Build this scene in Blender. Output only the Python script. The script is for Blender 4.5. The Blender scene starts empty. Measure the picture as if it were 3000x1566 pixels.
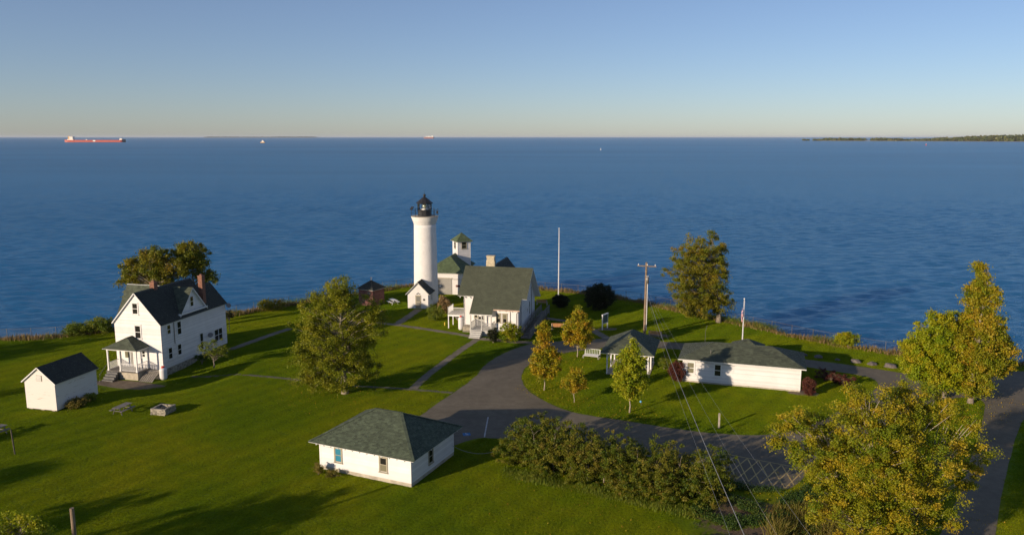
import bpy, bmesh, math, random
import numpy as np
from mathutils import Vector, Matrix, Euler, noise
R = math.radians
random.seed(7)
rng = np.random.default_rng(7)
scene = bpy.context.scene
col = scene.collection

# ------------------------------------------------------------------ camera, sky, sun
F_PX, PITCH, CAMH, CX, CY = 2300.0, R(9.45), 26.8, 1500.0, 783.0
cd = bpy.data.cameras.new("camera"); cam = bpy.data.objects.new("camera", cd); col.objects.link(cam)
cd.sensor_width = 36.0; cd.lens = 36.0 * F_PX / 3000.0
cd.clip_start = 0.5; cd.clip_end = 400000.0
cam.location = (0, 0, CAMH); cam.rotation_euler = (R(90) - PITCH, 0, 0)
scene.camera = cam

SUN_AZ, SUN_EL = 40.0, 13.0           # light travels towards azimuth 40 deg (from +X), 13 deg above the horizon
sd = bpy.data.lights.new("sun", 'SUN'); sun = bpy.data.objects.new("sun", sd); col.objects.link(sun)
sd.energy = 5.0; sd.angle = R(0.6); sd.color = (1.0, 0.80, 0.59)
ldir = Vector((math.cos(R(SUN_AZ)) * math.cos(R(SUN_EL)), math.sin(R(SUN_AZ)) * math.cos(R(SUN_EL)), -math.sin(R(SUN_EL))))
sun.rotation_euler = ldir.to_track_quat('-Z', 'Y').to_euler()
sun.location = (-60, -40, 60)

world = bpy.data.worlds.new("World"); scene.world = world; world.use_nodes = True
wn = world.node_tree; bg = wn.nodes['Background']
sky = wn.nodes.new('ShaderNodeTexSky'); sky.sky_type = 'NISHITA'; sky.sun_disc = False
sky.sun_elevation = R(SUN_EL)
sky.sun_rotation = math.atan2(-ldir.x, -ldir.y)
sky.air_density = 1.0; sky.dust_density = 0.9; sky.ozone_density = 2.5; sky.altitude = 1500
_mx = wn.nodes.new('ShaderNodeMix'); _mx.data_type = 'RGBA'; _mx.blend_type = 'MULTIPLY'; _mx.inputs[0].default_value = 1.0
_mx.inputs[7].default_value = (0.96, 0.97, 1.13, 1)
_hz = wn.nodes.new('ShaderNodeMix'); _hz.data_type = 'RGBA'; _hz.inputs[0].default_value = 0.12; _hz.inputs[7].default_value = (4.9, 5.1, 5.9, 1)   # even thin haze
wn.links.new(sky.outputs[0], _mx.inputs[6]); wn.links.new(_mx.outputs[2], _hz.inputs[6]); wn.links.new(_hz.outputs[2], bg.inputs[0]); bg.inputs[1].default_value = 0.088
scene.view_settings.view_transform = 'Standard'; scene.view_settings.look = 'None'
scene.view_settings.exposure = 0.20; scene.view_settings.gamma = 1.0
scene.cycles.max_bounces = 6; scene.cycles.transparent_max_bounces = 8
scene.cycles.use_denoising = True

# ------------------------------------------------------------------ plan helpers: photo pixel -> point on the ground plan
_c, _s = math.cos(PITCH), math.sin(PITCH)
def G(px, py, z=0.0):
    a = (px - CX) / F_PX; b = -(py - CY) / F_PX
    rx, ry, rz = a, _c + b * _s, -_s + b * _c
    t = (z - CAMH) / rz
    return Vector((rx * t, ry * t, z))
def ZC(Y, z): return Y * _c - (z - CAMH) * _s
def HY(py, Y):                      # height of a point seen on pixel row py at distance Y
    b = -(py - CY) / F_PX
    return CAMH + (-_s + b * _c) / (_c + b * _s) * Y
def XY(px, Y, z): return (px - CX) / F_PX * ZC(Y, z)
def sstep(x, a, b):
    t = min(1, max(0, (x - a) / (b - a))); return t * t * (3 - 2 * t)
def H(x, y):                        # gentle dip of the lawn round the farmhouse
    d = math.hypot(x + 42.0, y - 88.0)
    return -0.85 * (1 - sstep(d, 4.5, 12.0))
def GH(px, py):
    p = G(px, py)
    for _ in range(4): p = G(px, py, H(p.x, p.y))
    return p
WATER_Z = -3.2

# ------------------------------------------------------------------ materials
MATS = {}
class NT:
    def __init__(s, name):
        s.m = bpy.data.materials.new(name); s.m.use_nodes = True
        s.t = s.m.node_tree; s.n = s.t.nodes; s.l = s.t.links
        s.b = s.n['Principled BSDF']; s.out = s.n['Material Output']
        MATS[name] = s.m
    def new(s, k, **kw):
        x = s.n.new(k)
        for a, v in kw.items(): setattr(x, a, v)
        return x
    def link(s, a, b): s.l.new(a, b)
    def noise(s, vec, scale, detail=3, rough=0.55, dist=0.0):
        x = s.new('ShaderNodeTexNoise'); x.inputs['Scale'].default_value = scale
        x.inputs['Detail'].default_value = detail; x.inputs['Roughness'].default_value = rough
        x.inputs['Distortion'].default_value = dist
        if vec is not None: s.link(vec, x.inputs['Vector'])
        return x
    def ramp(s, fac, stops):
        x = s.new('ShaderNodeValToRGB'); e = x.color_ramp.elements
        while len(e) < len(stops): e.new(0.5)
        for k, (p, c) in enumerate(stops):
            e[k].position = p; e[k].color = (c[0], c[1], c[2], 1) if not isinstance(c, (int, float)) else (c, c, c, 1)
        s.link(fac, x.inputs[0]); return x
    def mix(s, fac, a, b, mode='MIX'):
        x = s.new('ShaderNodeMix', data_type='RGBA', blend_type=mode)
        for i, v in ((0, fac), (6, a), (7, b)):
            if isinstance(v, (int, float)): x.inputs[i].default_value = v if i == 0 else (v, v, v, 1)
            elif isinstance(v, (tuple, list)): x.inputs[i].default_value = (v[0], v[1], v[2], 1)
            else: s.link(v, x.inputs[i])
        return x.outputs[2]
    def math(s, op, a, b=None):
        x = s.new('ShaderNodeMath', operation=op)
        for i, v in enumerate((a, b)):
            if v is None: continue
            if isinstance(v, (int, float)): x.inputs[i].default_value = v
            else: s.link(v, x.inputs[i])
        return x.outputs[0]
    def pos(s):
        return s.new('ShaderNodeNewGeometry').outputs['Position']
    def mapping(s, vec, scale=(1, 1, 1), rot=(0, 0, 0)):
        x = s.new('ShaderNodeMapping'); x.inputs['Scale'].default_value = scale; x.inputs['Rotation'].default_value = rot
        s.link(vec, x.inputs[0]); return x.outputs[0]
    def bump(s, h, strength=0.5, dist=0.02):
        x = s.new('ShaderNodeBump'); x.inputs['Strength'].default_value = strength; x.inputs['Distance'].default_value = dist
        s.link(h, x.inputs['Height']); s.link(x.outputs[0], s.b.inputs['Normal']); return x

def simple(name, c, rough=0.7, amt=0.15, scale=3.0, bump=0.0, bscale=20.0, rnd=0.0, metal=0.0, c2=None):
    t = NT(name); p = t.new('ShaderNodeTexCoord').outputs['Object']
    n = t.noise(p, scale, 5)
    lo = tuple(v * (1 - amt) for v in c); hi = tuple(min(0.95, v * (1 + amt)) for v in c)
    if c2: lo = c2
    o = t.mix(t.ramp(n.outputs['Fac'], [(0.3, 0.0), (0.7, 1.0)]).outputs[0], lo, hi)
    if rnd:
        a = t.new('ShaderNodeAttribute', attribute_name='rnd')
        f = t.math('ADD', t.math('MULTIPLY', a.outputs['Fac'], rnd), 1 - rnd / 2)
        o = t.mix(1.0, o, f, 'MULTIPLY')
    t.link(o, t.b.inputs['Base Color']); t.b.inputs['Roughness'].default_value = rough
    t.b.inputs['Metallic'].default_value = metal
    if bump: t.bump(t.noise(p, bscale, 4).outputs['Fac'], bump, 0.03)
    return t.m

W_PAINT = simple('white_paint', (0.66, 0.65, 0.64), 0.55, 0.06, 0.8, 0.15, 12, rnd=0.2)
W_TRIM = simple('white_trim', (0.72, 0.72, 0.71), 0.5, 0.04, 2)
W_STUCCO = simple('whitewashed_masonry', (0.68, 0.67, 0.65), 0.8, 0.06, 1.0, 0.9, 3.5)
SHINGLE = simple('green_grey_shingle', (0.068, 0.082, 0.054), 0.9, 0.22, 1.2, 0.3, 40, rnd=0.55)
SHINGLE_OLD = simple('mottled_green_shingle', (0.072, 0.094, 0.058), 0.9, 0.24, 2.6, 0.3, 40, rnd=0.6)
SHINGLE_GREEN = simple('bright_green_shingle', (0.080, 0.115, 0.055), 0.9, 0.2, 2, 0.3, 40, rnd=0.5)
SHINGLE_DARK = simple('dark_shingle', (0.035, 0.040, 0.032), 0.9, 0.2, 2, 0.3, 40, rnd=0.4)
FOUND = simple('pale_concrete', (0.42, 0.38, 0.30), 0.9, 0.25, 2, 0.4, 15)
CONCRETE = simple('path_concrete', (0.17, 0.145, 0.105), 0.92, 0.3, 0.9, 0.4, 25, rnd=0.3)
CONC_OLD = simple('mossy_old_concrete', (0.105, 0.10, 0.06), 0.92, 0.3, 0.9, 0.4, 25, rnd=0.5)
STONE = simple('field_stone', (0.28, 0.255, 0.20), 0.9, 0.35, 3, 0.6, 12, rnd=0.6)
DARKROCK = simple('shore_rock', (0.10, 0.095, 0.09), 0.9, 0.35, 1.5, 0.6, 6, rnd=0.6)
GRANITE = simple('granite_boulder', (0.13, 0.11, 0.10), 0.9, 0.35, 3, 0.6, 12)
BRICK = simple('red_brick', (0.24, 0.115, 0.075), 0.9, 0.25, 3, 0.4, 25, rnd=0.5)
BRICKD = simple('weathered_brick', (0.15, 0.065, 0.055), 0.9, 0.25, 3, 0.4, 25, rnd=0.4)
TANSTONE = simple('tan_chimney_render', (0.46, 0.40, 0.28), 0.9, 0.2, 3, 0.5, 10)
BLACK = simple('black_iron_paint', (0.02, 0.02, 0.022), 0.45, 0.3, 3)
GREYP = simple('grey_porch_paint', (0.42, 0.42, 0.40), 0.6, 0.1, 2)
GREYDOOR = simple('grey_steel_door', (0.30, 0.295, 0.27), 0.5, 0.08, 1)
KHAKI = simple('khaki_frame', (0.33, 0.30, 0.22), 0.6, 0.15, 3)
WOOD = simple('varnished_slat_wood', (0.50, 0.24, 0.09), 0.5, 0.25, 3, rnd=0.2)
POLEW = simple('weathered_pole_wood', (0.22, 0.16, 0.105), 0.85, 0.35, 2, 0.5, 14)
GREYWOOD = simple('grey_weathered_wood', (0.19, 0.175, 0.15), 0.85, 0.3, 3, 0.4, 14, rnd=0.3)
STEPW = simple('dark_grey_step_paint', (0.13, 0.13, 0.125), 0.8, 0.25, 3)
DARKWOOD = simple('dark_weathered_wood', (0.10, 0.085, 0.06), 0.85, 0.3, 3, 0.4, 14, rnd=0.3)
METALW = simple('white_enamel', (0.68, 0.68, 0.68), 0.35, 0.05, 3)
METALG = simple('galvanised_steel', (0.20, 0.19, 0.17), 0.45, 0.2, 3, metal=0.5)
WIREM = simple('pale_wire', (0.30, 0.30, 0.29), 0.5, 0.1, 3)
REDP = simple('red_paint', (0.55, 0.05, 0.03), 0.5, 0.1, 3)
YELP = simple('faded_yellow_marking', (0.50, 0.37, 0.14), 0.8, 0.35, 2.5)
WHITEP = simple('faded_white_marking', (0.42, 0.42, 0.40), 0.8, 0.3, 2.5)
BLUEP = simple('blue_road_paint', (0.02, 0.16, 0.38), 0.7, 0.2, 3)
BARK = simple('grey_bark', (0.24, 0.20, 0.155), 0.9, 0.35, 4, 0.7, 10)
BARKP = simple('pale_bark', (0.34, 0.29, 0.22), 0.9, 0.3, 4, 0.7, 10)
PLASTER = simple('plaster_inner', (0.5, 0.5, 0.48), 0.9, 0.05, 1)
YELLOW = simple('yellow_plastic', (0.75, 0.55, 0.05), 0.5, 0.1, 3)
SOLARB = simple('light_blue_plastic', (0.15, 0.45, 0.70), 0.4, 0.1, 3)
SIGNP = simple('green_grey_sign_face', (0.09, 0.13, 0.12), 0.5, 0.2, 2)
HULLR = simple('red_hull_paint', (0.45, 0.07, 0.04), 0.5, 0.1, 0.05)
HULLK = simple('black_hull_paint', (0.03, 0.03, 0.04), 0.5, 0.1, 0.05)
SHIPW = simple('ship_white', (0.85, 0.80, 0.68), 0.5, 0.05, 0.05)
SHIPO = simple('ship_buff', (0.55, 0.33, 0.12), 0.5, 0.05, 0.05)
REDHULL2 = simple('dull_red_hull', (0.32, 0.13, 0.11), 0.5, 0.05, 0.05)
LAKESAND = simple('pale_beach', (0.42, 0.36, 0.26), 0.9, 0.15, 0.01)

def glass(name, c, rough=0.06):
    t = NT(name); t.b.inputs['Base Color'].default_value = (*c, 1); t.b.inputs['Roughness'].default_value = rough
    t.b.inputs['IOR'].default_value = 1.5; t.b.inputs['Specular IOR Level'].default_value = 0.6
    return t.m
G_DARK = glass('dark_window_glass', (0.022, 0.022, 0.020))
G_BLIND = glass('glass_over_pale_blind', (0.19, 0.18, 0.12))
G_TEAL = glass('glass_over_teal_curtain', (0.03, 0.20, 0.30), 0.3)
def lantern_glass():
    t = NT('lantern_glass'); g = t.new('ShaderNodeBsdfGlass'); g.inputs['Roughness'].default_value = 0.02; g.inputs['IOR'].default_value = 1.02
    g.inputs['Color'].default_value = (0.9, 0.95, 0.93, 1)
    tr = t.new('ShaderNodeBsdfTransparent'); gl = t.new('ShaderNodeBsdfGlossy'); gl.inputs['Roughness'].default_value = 0.05
    mx = t.new('ShaderNodeMixShader'); fr = t.new('ShaderNodeFresnel'); fr.inputs[0].default_value = 1.5
    t.link(fr.outputs[0], mx.inputs[0]); t.link(tr.outputs[0], mx.inputs[1]); t.link(gl.outputs[0], mx.inputs[2])
    t.link(mx.outputs[0], t.out.inputs[0]); return t.m
G_LANT = lantern_glass()

def leaf_mat(name, cols, transl=0.35, patch=0.5, pc=None):
    """leaf colours picked per leaf by the rnd attribute; real differences of leaf colour, no shading"""
    t = NT(name); a = t.new('ShaderNodeAttribute', attribute_name='rnd')
    p = t.pos(); n = t.noise(p, patch, 3)
    f = t.math('ADD', t.math('MULTIPLY', a.outputs['Fac'], 0.6), t.math('MULTIPLY', n.outputs['Fac'], 0.62))
    f = t.math('SUBTRACT', f, 0.1)
    rp = t.ramp(f, [(i / (len(cols) - 1), c) for i, c in enumerate(cols)])
    t.link(rp.outputs[0], t.b.inputs['Base Color']); t.b.inputs['Roughness'].default_value = 0.55
    t.b.inputs['Specular IOR Level'].default_value = 0.25
    tr = t.new('ShaderNodeBsdfTranslucent'); t.link(rp.outputs[0], tr.inputs[0])
    mx = t.new('ShaderNodeMixShader'); mx.inputs[0].default_value = transl
    t.link(t.b.outputs[0], mx.inputs[1]); t.link(tr.outputs[0], mx.inputs[2]); t.link(mx.outputs[0], t.out.inputs[0])
    return t.m
L_OLIVE = leaf_mat('olive_leaves', [(0.080, 0.110, 0.006), (0.165, 0.195, 0.008), (0.265, 0.265, 0.012), (0.35, 0.28, 0.025)])
L_AUTUMN = leaf_mat('autumn_maple_leaves', [(0.09, 0.14, 0.006), (0.20, 0.23, 0.008), (0.36, 0.31, 0.012), (0.46, 0.27, 0.016), (0.38, 0.16, 0.02)])
L_GREENISH = leaf_mat('yellow_green_maple_leaves', [(0.11, 0.18, 0.008), (0.23, 0.30, 0.010), (0.38, 0.38, 0.014), (0.50, 0.34, 0.02)])
L_BIG = leaf_mat('turning_tree_leaves', [(0.07, 0.13, 0.006), (0.15, 0.21, 0.008), (0.26, 0.26, 0.010), (0.42, 0.31, 0.015), (0.40, 0.22, 0.05)])
L_BROWN = leaf_mat('bronze_green_leaves', [(0.06, 0.09, 0.006), (0.14, 0.165, 0.010), (0.25, 0.215, 0.014), (0.31, 0.17, 0.025)])
L_GOLD = leaf_mat('golden_leaves', [(0.10, 0.18, 0.005), (0.21, 0.29, 0.007), (0.36, 0.34, 0.010), (0.48, 0.31, 0.015)]
)
L_HEDGE = leaf_mat('lilac_hedge_leaves', [(0.028, 0.066, 0.005), (0.068, 0.112, 0.007), (0.130, 0.155, 0.010), (0.22, 0.185, 0.02), (0.20, 0.118, 0.055)], patch=0.35)
L_DARK = leaf_mat('dark_shrub_leaves', [(0.014, 0.02, 0.008), (0.025, 0.035, 0.012), (0.04, 0.045, 0.015), (0.05, 0.045, 0.02)])
L_RED = leaf_mat('barberry_leaves', [(0.05, 0.018, 0.015), (0.10, 0.03, 0.025), (0.15, 0.05, 0.03), (0.16, 0.09, 0.05)])
L_SHRUB = leaf_mat('green_shrub_leaves', [(0.06, 0.10, 0.010), (0.12, 0.18, 0.014), (0.20, 0.23, 0.02), (0.28, 0.26, 0.04)])
L_TALL = leaf_mat('tall_tree_leaves', [(0.07, 0.13, 0.005), (0.16, 0.21, 0.008), (0.28, 0.27, 0.012), (0.42, 0.29, 0.018), (0.44, 0.19, 0.03)])
L_DRY = leaf_mat('dry_grass', [(0.10, 0.075, 0.03), (0.20, 0.14, 0.06), (0.33, 0.23, 0.10), (0.30, 0.17, 0.09)], transl=0.2)
L_WEED = leaf_mat('weeds', [(0.025, 0.06, 0.012), (0.045, 0.10, 0.016), (0.08, 0.13, 0.02), (0.16, 0.15, 0.03)])
L_REED = leaf_mat('yellow_scrub', [(0.08, 0.10, 0.012), (0.15, 0.15, 0.02), (0.24, 0.19, 0.04), (0.26, 0.17, 0.07)])

def lawn_colour(t, p):
    big = t.noise(p, 0.055, 4, 0.6, 0.6); mid = t.noise(p, 0.5, 4, 0.6); fine = t.noise(p, 5.0, 3, 0.7)
    a = t.ramp(big.outputs['Fac'], [(0.32, (0.112, 0.196, 0.003)), (0.50, (0.168, 0.238, 0.004)), (0.70, (0.242, 0.276, 0.006))]).outputs[0]
    b = t.ramp(mid.outputs['Fac'], [(0.3, (0.84, 0.88, 0.9)), (0.5, (1, 1, 1)), (0.72, (1.16, 1.07, 1.1))]).outputs[0]
    c = t.ramp(fine.outputs['Fac'], [(0.25, 0.62), (0.5, 1.0), (0.8, 1.4)]).outputs[0]
    mow = t.new('ShaderNodeTexWave', wave_type='BANDS', bands_direction='X')
    mow.inputs['Scale'].default_value = 0.14; mow.inputs['Distortion'].default_value = 2.5; mow.inputs['Detail'].default_value = 2; mow.inputs['Detail Scale'].default_value = 0.3
    t.link(t.mapping(p, rot=(0, 0, R(35))), mow.inputs['Vector'])
    m = t.ramp(mow.outputs['Fac'], [(0.0, 0.93), (1.0, 1.07)]).outputs[0]
    o = t.mix(1.0, a, b, 'MULTIPLY'); o = t.mix(1.0, o, c, 'MULTIPLY'); o = t.mix(1.0, o, m, 'MULTIPLY')
    return o
def mat_lawn():
    t = NT('lawn_soil_and_grass'); p = t.pos(); o = lawn_colour(t, p)
    o = t.mix(1.0, o, 0.66, 'MULTIPLY')      # sheet green darkened evenly: self-shadowing of the blades put into the colour
    # worn bare soil where the photograph shows it, bottom right
    sx = t.new('ShaderNodeVectorMath', operation='DISTANCE'); t.link(p, sx.inputs[0]); sx.inputs[1].default_value = SOIL_C
    n = t.noise(p, 0.9, 5, 0.65, 0.5)
    f = t.math('SUBTRACT', 1.25, t.math('DIVIDE', sx.outputs['Value'], 4.6))
    f = t.math('MULTIPLY', t.math('SUBTRACT', t.math('ADD', f, t.math('MULTIPLY', n.outputs['Fac'], 1.3)), 1.05), 4.0)
    f = t.ramp(f, [(0, 0.0), (1, 1.0)]).outputs[0]
    n2 = t.noise(p, 6, 5)
    soil = t.ramp(n2.outputs['Fac'], [(0.3, (0.085, 0.060, 0.035)), (0.7, (0.19, 0.14, 0.09))]).outputs[0]
    o = t.mix(f, o, soil)
    t.link(o, t.b.inputs['Base Color']); t.b.inputs['Roughness'].default_value = 0.95
    t.b.inputs['Specular IOR Level'].default_value = 0.1
    t.bump(t.noise(p, 9.0, 4, 0.7).outputs['Fac'], 0.7, 0.05); return t.m
def mat_blade():
    t = NT('grass_blades'); p = t.pos(); o = lawn_colour(t, p)
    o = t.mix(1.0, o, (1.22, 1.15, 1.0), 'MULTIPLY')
    t.link(o, t.b.inputs['Base Color']); t.b.inputs['Roughness'].default_value = 0.7; t.b.inputs['Specular IOR Level'].default_value = 0.15
    tr = t.new('ShaderNodeBsdfTranslucent'); t.link(o, tr.inputs[0])
    mx = t.new('ShaderNodeMixShader'); mx.inputs[0].default_value = 0.35
    t.link(t.b.outputs[0], mx.inputs[1]); t.link(tr.outputs[0], mx.inputs[2]); t.link(mx.outputs[0], t.out.inputs[0]); return t.m
SOIL_C = tuple(G(2200, 1530)); 
LAWN = mat_lawn(); BLADE = mat_blade()
def mat_bank():
    t = NT('bank_earth'); p = t.pos(); n = t.noise(p, 0.8, 5, 0.65)
    t.link(t.ramp(n.outputs['Fac'], [(0.3, (0.07, 0.06, 0.03)), (0.6, (0.14, 0.11, 0.06)), (0.8, (0.20, 0.17, 0.11))]).outputs[0], t.b.inputs['Base Color'])
    t.b.inputs['Roughness'].default_value = 0.95; t.bump(t.noise(p, 3, 4).outputs['Fac'], 0.8, 0.2); return t.m
BANK = mat_bank()
def mat_asphalt():
    t = NT('worn_asphalt'); p = t.pos()
    n = t.noise(p, 0.16, 5, 0.6, 0.4); m = t.noise(p, 1.3, 4); f = t.noise(p, 26, 2)
    o = t.ramp(n.outputs['Fac'], [(0.3, (0.138, 0.120, 0.086)), (0.7, (0.192, 0.167, 0.122))]).outputs[0]
    o = t.mix(1.0, o, t.ramp(m.outputs['Fac'], [(0.3, 0.86), (0.7, 1.12)]).outputs[0], 'MULTIPLY')
    o = t.mix(1.0, o, t.ramp(f.outputs['Fac'], [(0.3, 0.8), (0.7, 1.2)]).outputs[0], 'MULTIPLY')
    t.link(o, t.b.inputs['Base Color']); t.b.inputs['Roughness'].default_value = 0.9
    t.b.inputs['Specular IOR Level'].default_value = 0.2
    t.bump(f.outputs['Fac'], 0.4, 0.01); return t.m
ASPH = mat_asphalt()
def mat_water():
    t = NT('lake_water'); p = t.pos()
    def W(scale, sx, rot, det, dist):
        return t.noise(t.mapping(p, (sx, 1, 1), (0, 0, R(rot))), scale, det, 0.6, dist).outputs['Fac']
    h1 = W(0.30, 0.30, 8, 3, 0.4); h2 = W(0.85, 0.42, -6, 4, 0.3); h3 = W(0.085, 0.35, 14, 2, 0.2)
    hh = t.math('ADD', t.math('MULTIPLY', h1, 1.0), t.math('MULTIPLY', h2, 0.75))
    hh = t.math('ADD', hh, t.math('MULTIPLY', h3, 0.6))
    big = t.noise(t.mapping(p, (0.25, 1, 1)), 0.0035, 4, 0.6, 0.5)
    o = t.ramp(big.outputs['Fac'], [(0.3, (0.014, 0.120, 0.262)), (0.7, (0.026, 0.165, 0.345))]).outputs[0]
    df = t.new('ShaderNodeBsdfDiffuse'); t.link(o, df.inputs[0]); gl = t.new('ShaderNodeBsdfGlossy'); gl.inputs['Roughness'].default_value = 0.20
    gl.inputs['Color'].default_value = (0.82, 0.94, 1.0, 1)
    bp = t.new('ShaderNodeBump'); bp.inputs['Strength'].default_value = 1.0; bp.inputs['Distance'].default_value = 0.8; t.link(hh, bp.inputs['Height'])
    fr = t.new('ShaderNodeFresnel'); fr.inputs[0].default_value = 1.333; t.link(bp.outputs[0], fr.inputs['Normal'])
    # wave facets hide each other at grazing angles, so a rough lake never reaches mirror reflectance
    fac = t.math('MINIMUM', t.math('ADD', t.math('MULTIPLY', fr.outputs[0], 0.80), 0.03), 0.36)
    ss = t.new('ShaderNodeSubsurfaceScattering', falloff='BURLEY'); t.link(o, ss.inputs['Color']); ss.inputs['Scale'].default_value = 45.0; ss.inputs['Radius'].default_value = (1, 1, 1)
    m0 = t.new('ShaderNodeMixShader'); m0.inputs[0].default_value = 0.82; t.link(df.outputs[0], m0.inputs[1]); t.link(ss.outputs[0], m0.inputs[2])   # light spread through the water body
    mx = t.new('ShaderNodeMixShader'); t.link(fac, mx.inputs[0]); t.link(m0.outputs[0], mx.inputs[1]); t.link(gl.outputs[0], mx.inputs[2])
    t.link(bp.outputs[0], df.inputs['Normal']); t.link(bp.outputs[0], gl.inputs['Normal']); t.link(mx.outputs[0], t.out.inputs[0]); return t.m
WATER = mat_water()

# ------------------------------------------------------------------ mesh helpers
def tag(o, label=None, cat=None, group=None, kind=None):
    if label: o['label'] = label
    if cat: o['category'] = cat
    if group: o['group'] = group
    if kind: o['kind'] = kind
    return o
def thing(name, label, cat, loc=(0, 0, 0), yaw=0.0, group=None):
    o = bpy.data.objects.new(name, None); col.objects.link(o); o.location = loc; o.rotation_euler = (0, 0, R(yaw))
    o.empty_display_size = 0.3
    return tag(o, label, cat, group)
def link_mesh(name, me, m, parent=None, loc=None, rot=None):
    o = bpy.data.objects.new(name, me); col.objects.link(o)
    if m is not None and not me.materials: me.materials.append(m)
    if parent: o.parent = parent
    if loc is not None: o.location = loc
    if rot is not None: o.rotation_euler = rot
    return o
class MB:
    def __init__(s): s.v = []; s.f = []; s.r = []
    def add(s, vs, fs, r=None):
        k = len(s.v); s.v += [tuple(v) for v in vs]; s.f += [tuple(i + k for i in f) for f in fs]
        r = random.random() if r is None else r
        s.r += [r] * len(fs); return s
    def box(s, x0, x1, y0, y1, z0, z1):
        return s.add([(x0, y0, z0), (x1, y0, z0), (x1, y1, z0), (x0, y1, z0), (x0, y0, z1), (x1, y0, z1), (x1, y1, z1), (x0, y1, z1)],
                     [(0, 3, 2, 1), (4, 5, 6, 7), (0, 1, 5, 4), (1, 2, 6, 5), (2, 3, 7, 6), (3, 0, 4, 7)])
    def beam(s, p0, p1, w, h=None, up=(0, 0, 1)):
        p0, p1 = Vector(p0), Vector(p1); h = h or w; d = (p1 - p0).normalized(); u = Vector(up)
        if abs(d.dot(u)) > 0.98: u = Vector((0, 1, 0))
        x = d.cross(u).normalized(); y = x.cross(d).normalized()
        vs = [p + x * a * w / 2 + y * b * h / 2 for p in (p0, p1) for a, b in ((-1, -1), (1, -1), (1, 1), (-1, 1))]
        return s.add(vs, [(3, 2, 1, 0), (4, 5, 6, 7), (0, 1, 5, 4), (1, 2, 6, 5), (2, 3, 7, 6), (3, 0, 4, 7)])
    def tube(s, pts, rad, n=8, cap=True):
        pts = [Vector(p) for p in pts]; rad = rad if isinstance(rad, (list, tuple)) else [rad] * len(pts)
        vs = []
        for i, p in enumerate(pts):
            d = (pts[min(i + 1, len(pts) - 1)] - pts[max(i - 1, 0)]).normalized()
            u = Vector((0, 0, 1)) if abs(d.z) < 0.95 else Vector((0, 1, 0))
            x = d.cross(u).normalized(); y = x.cross(d).normalized()
            vs += [p + (x * math.cos(2 * math.pi * k / n) + y * math.sin(2 * math.pi * k / n)) * rad[i] for k in range(n)]
        fs = [(i * n + k, i * n + (k + 1) % n, (i + 1) * n + (k + 1) % n, (i + 1) * n + k) for i in range(len(pts) - 1) for k in range(n)]
        if cap: fs += [tuple(reversed(range(n))), tuple((len(pts) - 1) * n + k for k in range(n))]
        return s.add(vs, fs)
    def lathe(s, prof, n=24, c=(0, 0, 0), ph=0.0):
        vs = [(c[0] + r * math.cos(2 * math.pi * k / n + ph), c[1] + r * math.sin(2 * math.pi * k / n + ph), c[2] + z) for r, z in prof for k in range(n)]
        fs = [(i * n + k, i * n + (k + 1) % n, (i + 1) * n + (k + 1) % n, (i + 1) * n + k) for i in range(len(prof) - 1) for k in range(n)]
        fs += [tuple(reversed(range(n))), tuple((len(prof) - 1) * n + k for k in range(n))]
        return s.add(vs, fs)
    def slab(s, poly, th):                # poly seen from outside counter-clockwise, thickened inwards
        poly = [Vector(p) for p in poly]; nrm = (poly[1] - poly[0]).cross(poly[2] - poly[0]).normalized(); n = len(poly)
        vs = poly + [p - nrm * th for p in poly]
        return s.add(vs, [tuple(range(n)), tuple(reversed(range(n, 2 * n)))] + [(i, i + n, (i + 1) % n + n, (i + 1) % n) for i in range(n)])
    def lap(s, poly, exp, lift, tab=None, base=0.004, up=None, j0=0.0):
        """overlapping boards or shingles laid over a convex polygon, each course tilted out at its foot"""
        poly = [Vector(p) for p in poly]; nrm = (poly[1] - poly[0]).cross(poly[2] - poly[0]).normalized()
        up = Vector(up) if up else (Vector((0, 0, 1)) - nrm * nrm.z).normalized()
        rt = up.cross(nrm).normalized(); o = poly[0]
        q = [((p - o).dot(rt), (p - o).dot(up)) for p in poly]
        def clip(P, ax, val, keep_above):
            out = []
            for i in range(len(P)):
                a, b = P[i], P[(i + 1) % len(P)]
                ia = (a[ax] >= val) == keep_above or abs(a[ax] - val) < 1e-9; ib = (b[ax] >= val) == keep_above or abs(b[ax] - val) < 1e-9
                if ia: out.append(a)
                if ia != ib and abs(b[ax] - a[ax]) > 1e-12:
                    t = (val - a[ax]) / (b[ax] - a[ax]); out.append((a[0] + (b[0] - a[0]) * t, a[1] + (b[1] - a[1]) * t))
            return out
        y0, y1 = min(a[1] for a in q), max(a[1] for a in q); k = 0; y = y0
        while y < y1 - 1e-4:
            st = clip(clip(q, 1, y, True), 1, min(y + exp, y1), False)
            pieces = [st]
            if tab and len(st) > 2:
                pieces = []; x = min(a[0] for a in st) - random.random() * tab; x1 = max(a[0] for a in st)
                while x < x1:
                    w = tab * random.uniform(0.7, 1.3)
                    pc = clip(clip(st, 0, x, True), 0, x + w, False)
                    if len(pc) > 2: pieces.append(pc)
                    x += w
            for pc in pieces:
                if len(pc) < 3: continue
                L = lift * random.uniform(0.75, 1.25) if tab else lift
                top = [o + rt * a + up * b + nrm * (base + L * max(0, 1 - (b - y) / exp)) for a, b in pc]
                n = len(pc); lo = [i for i in range(n) if abs(pc[i][1] - y) < 1e-5 and abs(pc[(i + 1) % n][1] - y) < 1e-5]
                vs = list(top); fs = [tuple(range(n))]
                for i in lo:
                    a, b = pc[i], pc[(i + 1) % n]; kk = len(vs)
                    vs += [o + rt * a[0] + up * a[1] + nrm * base * .5, o + rt * b[0] + up * b[1] + nrm * base * .5]
                    fs.append((i, kk, kk + 1, (i + 1) % n))
                s.add(vs, fs)
            y += exp; k += 1
        return s
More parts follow.
